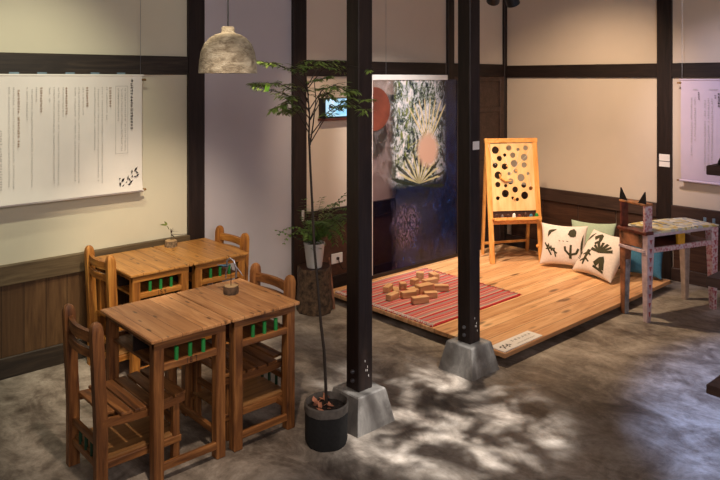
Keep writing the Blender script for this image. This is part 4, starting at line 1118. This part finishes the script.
# ------------------------------------------------------------------ light
def spot(loc, aim, power, c, size=60, blend=.6, r=.06, name='spot'):
    L = bpy.data.lights.new(name, 'SPOT'); L.energy = power; L.color = c; L.spot_size = radians(size); L.spot_blend = blend; L.shadow_soft_size = r
    o = bpy.data.objects.new(name, L); C.objects.link(o); o.location = loc
    o.rotation_euler = (Vector(aim)-Vector(loc)).to_track_quat('-Z', 'Y').to_euler(); return o
def area(loc, aim, power, c, sx, sy, name='area'):
    L = bpy.data.lights.new(name, 'AREA'); L.energy = power; L.color = c; L.shape = 'RECTANGLE'; L.size = sx; L.size_y = sy
    o = bpy.data.objects.new(name, L); C.objects.link(o); o.location = loc
    o.rotation_euler = (Vector(aim)-Vector(loc)).to_track_quat('-Z', 'Y').to_euler(); return o
WARM, NEUT, COOL, GREENISH = (1,.73,.48), (1,.86,.72), (.55,.68,1), (1,.95,.70)
spot((4.7,3.9,3.15), (4.95,3.45,0), 380, WARM, 66, .8, .05, 'platform_spot')
spot((4.2,3.2,3.15), (5.9,3.8,.4), 210, WARM, 46, .9, .05, 'easel_spot')
spot((3.6,3.4,3.1), (4.9,4.57,1.1), 360, (1,.9,.84), 44, .9, .05, 'screen_spot')
spot((1.4,3.3,3.1), (1.35,4.75,1.4), 120, GREENISH, 66, 1, .05, 'banner_spot')
spot((1.6,2.6,3.15), (2.3,4.3,.6), 300, (1,.80,.58), 40, .8, .05, 'table_spot')
spot((1.2,1.9,3.15), (1.8,3.3,.6), 230, (1,.80,.62), 34, .8, .05, 'near_table_spot')
spot((2.2,1.5,3.15), (2.35,2.8,1.9), 40, NEUT, 40, .9, .05, 'tree_spot')
g = spot((3.3,1.3,3.15), (2.98,2.62,0), 2300, (1,.95,.91), 27, .8, .02, 'leaf_gobo_spot')
g.data.use_nodes = True; gt = g.data.node_tree; em = gt.nodes['Emission']
tcg = gt.nodes.new('ShaderNodeTexCoord'); ng = gt.nodes.new('ShaderNodeTexNoise'); ng.inputs['Scale'].default_value = 11; ng.inputs['Detail'].default_value = 6; ng.inputs['Roughness'].default_value = .62; ng.inputs['Distortion'].default_value = .5
gt.links.new(tcg.outputs['Normal'], ng.inputs['Vector']); rg = gt.nodes.new('ShaderNodeValToRGB')
rg.color_ramp.elements[0].position = .46; rg.color_ramp.elements[1].position = .72
gt.links.new(ng.outputs['Fac'], rg.inputs[0]); gt.links.new(rg.outputs[0], em.inputs['Strength'])
spot((4.8,2.6,3.1), (6.5,2.2,1.3), 120, (.86,.78,1), 60, 1, .05, 'right_banner_spot')
spot((4.7,-.6,3.1), (4.7,.05,0), 1300, (.42,.55,1), 62, .25, .05, 'side_daylight')
spot((4.6,2.6,3.1), (6.55,3.75,1.25), 290, WARM, 62, 1, .05, 'wall_wash_spot')
spot((3.3,3.5,3.1), (3.98,4.78,1.1), 120, WARM, 40, 1, .05, 'fern_spot')
spot((.9,3.9,3.1), (1.0,4.5,0), 60, GREENISH, 50, .8, .05, 'left_floor_spot')
area((.5,-1.8,2.7), (3.5,4,1.6), 105, (1,.86,.82), 3.0, 1.0, 'room_fill')  # added ambient fill from high behind the camera, brightens the walls

w = bpy.data.worlds.new('world'); bpy.context.scene.world = w; w.use_nodes = True
w.node_tree.nodes['Background'].inputs[0].default_value = (.62,.58,.60,1); w.node_tree.nodes['Background'].inputs[1].default_value = .14

# ------------------------------------------------------------------ camera
cd = bpy.data.cameras.new('camera'); cam = bpy.data.objects.new('camera', cd); C.objects.link(cam)
cam.location = (0,0,H); cam.rotation_euler = (radians(90), 0, YAW-radians(90))
cd.sensor_width = 36; cd.lens = FL/720*36; cd.shift_y = -(240-V0)/720; cd.clip_start = .05
sc = bpy.context.scene; sc.camera = cam
sc.view_settings.view_transform = 'Standard'; sc.view_settings.look = 'None'; sc.view_settings.gamma = 1
sc.view_settings.exposure = 0; sc.view_settings.use_curve_mapping = False
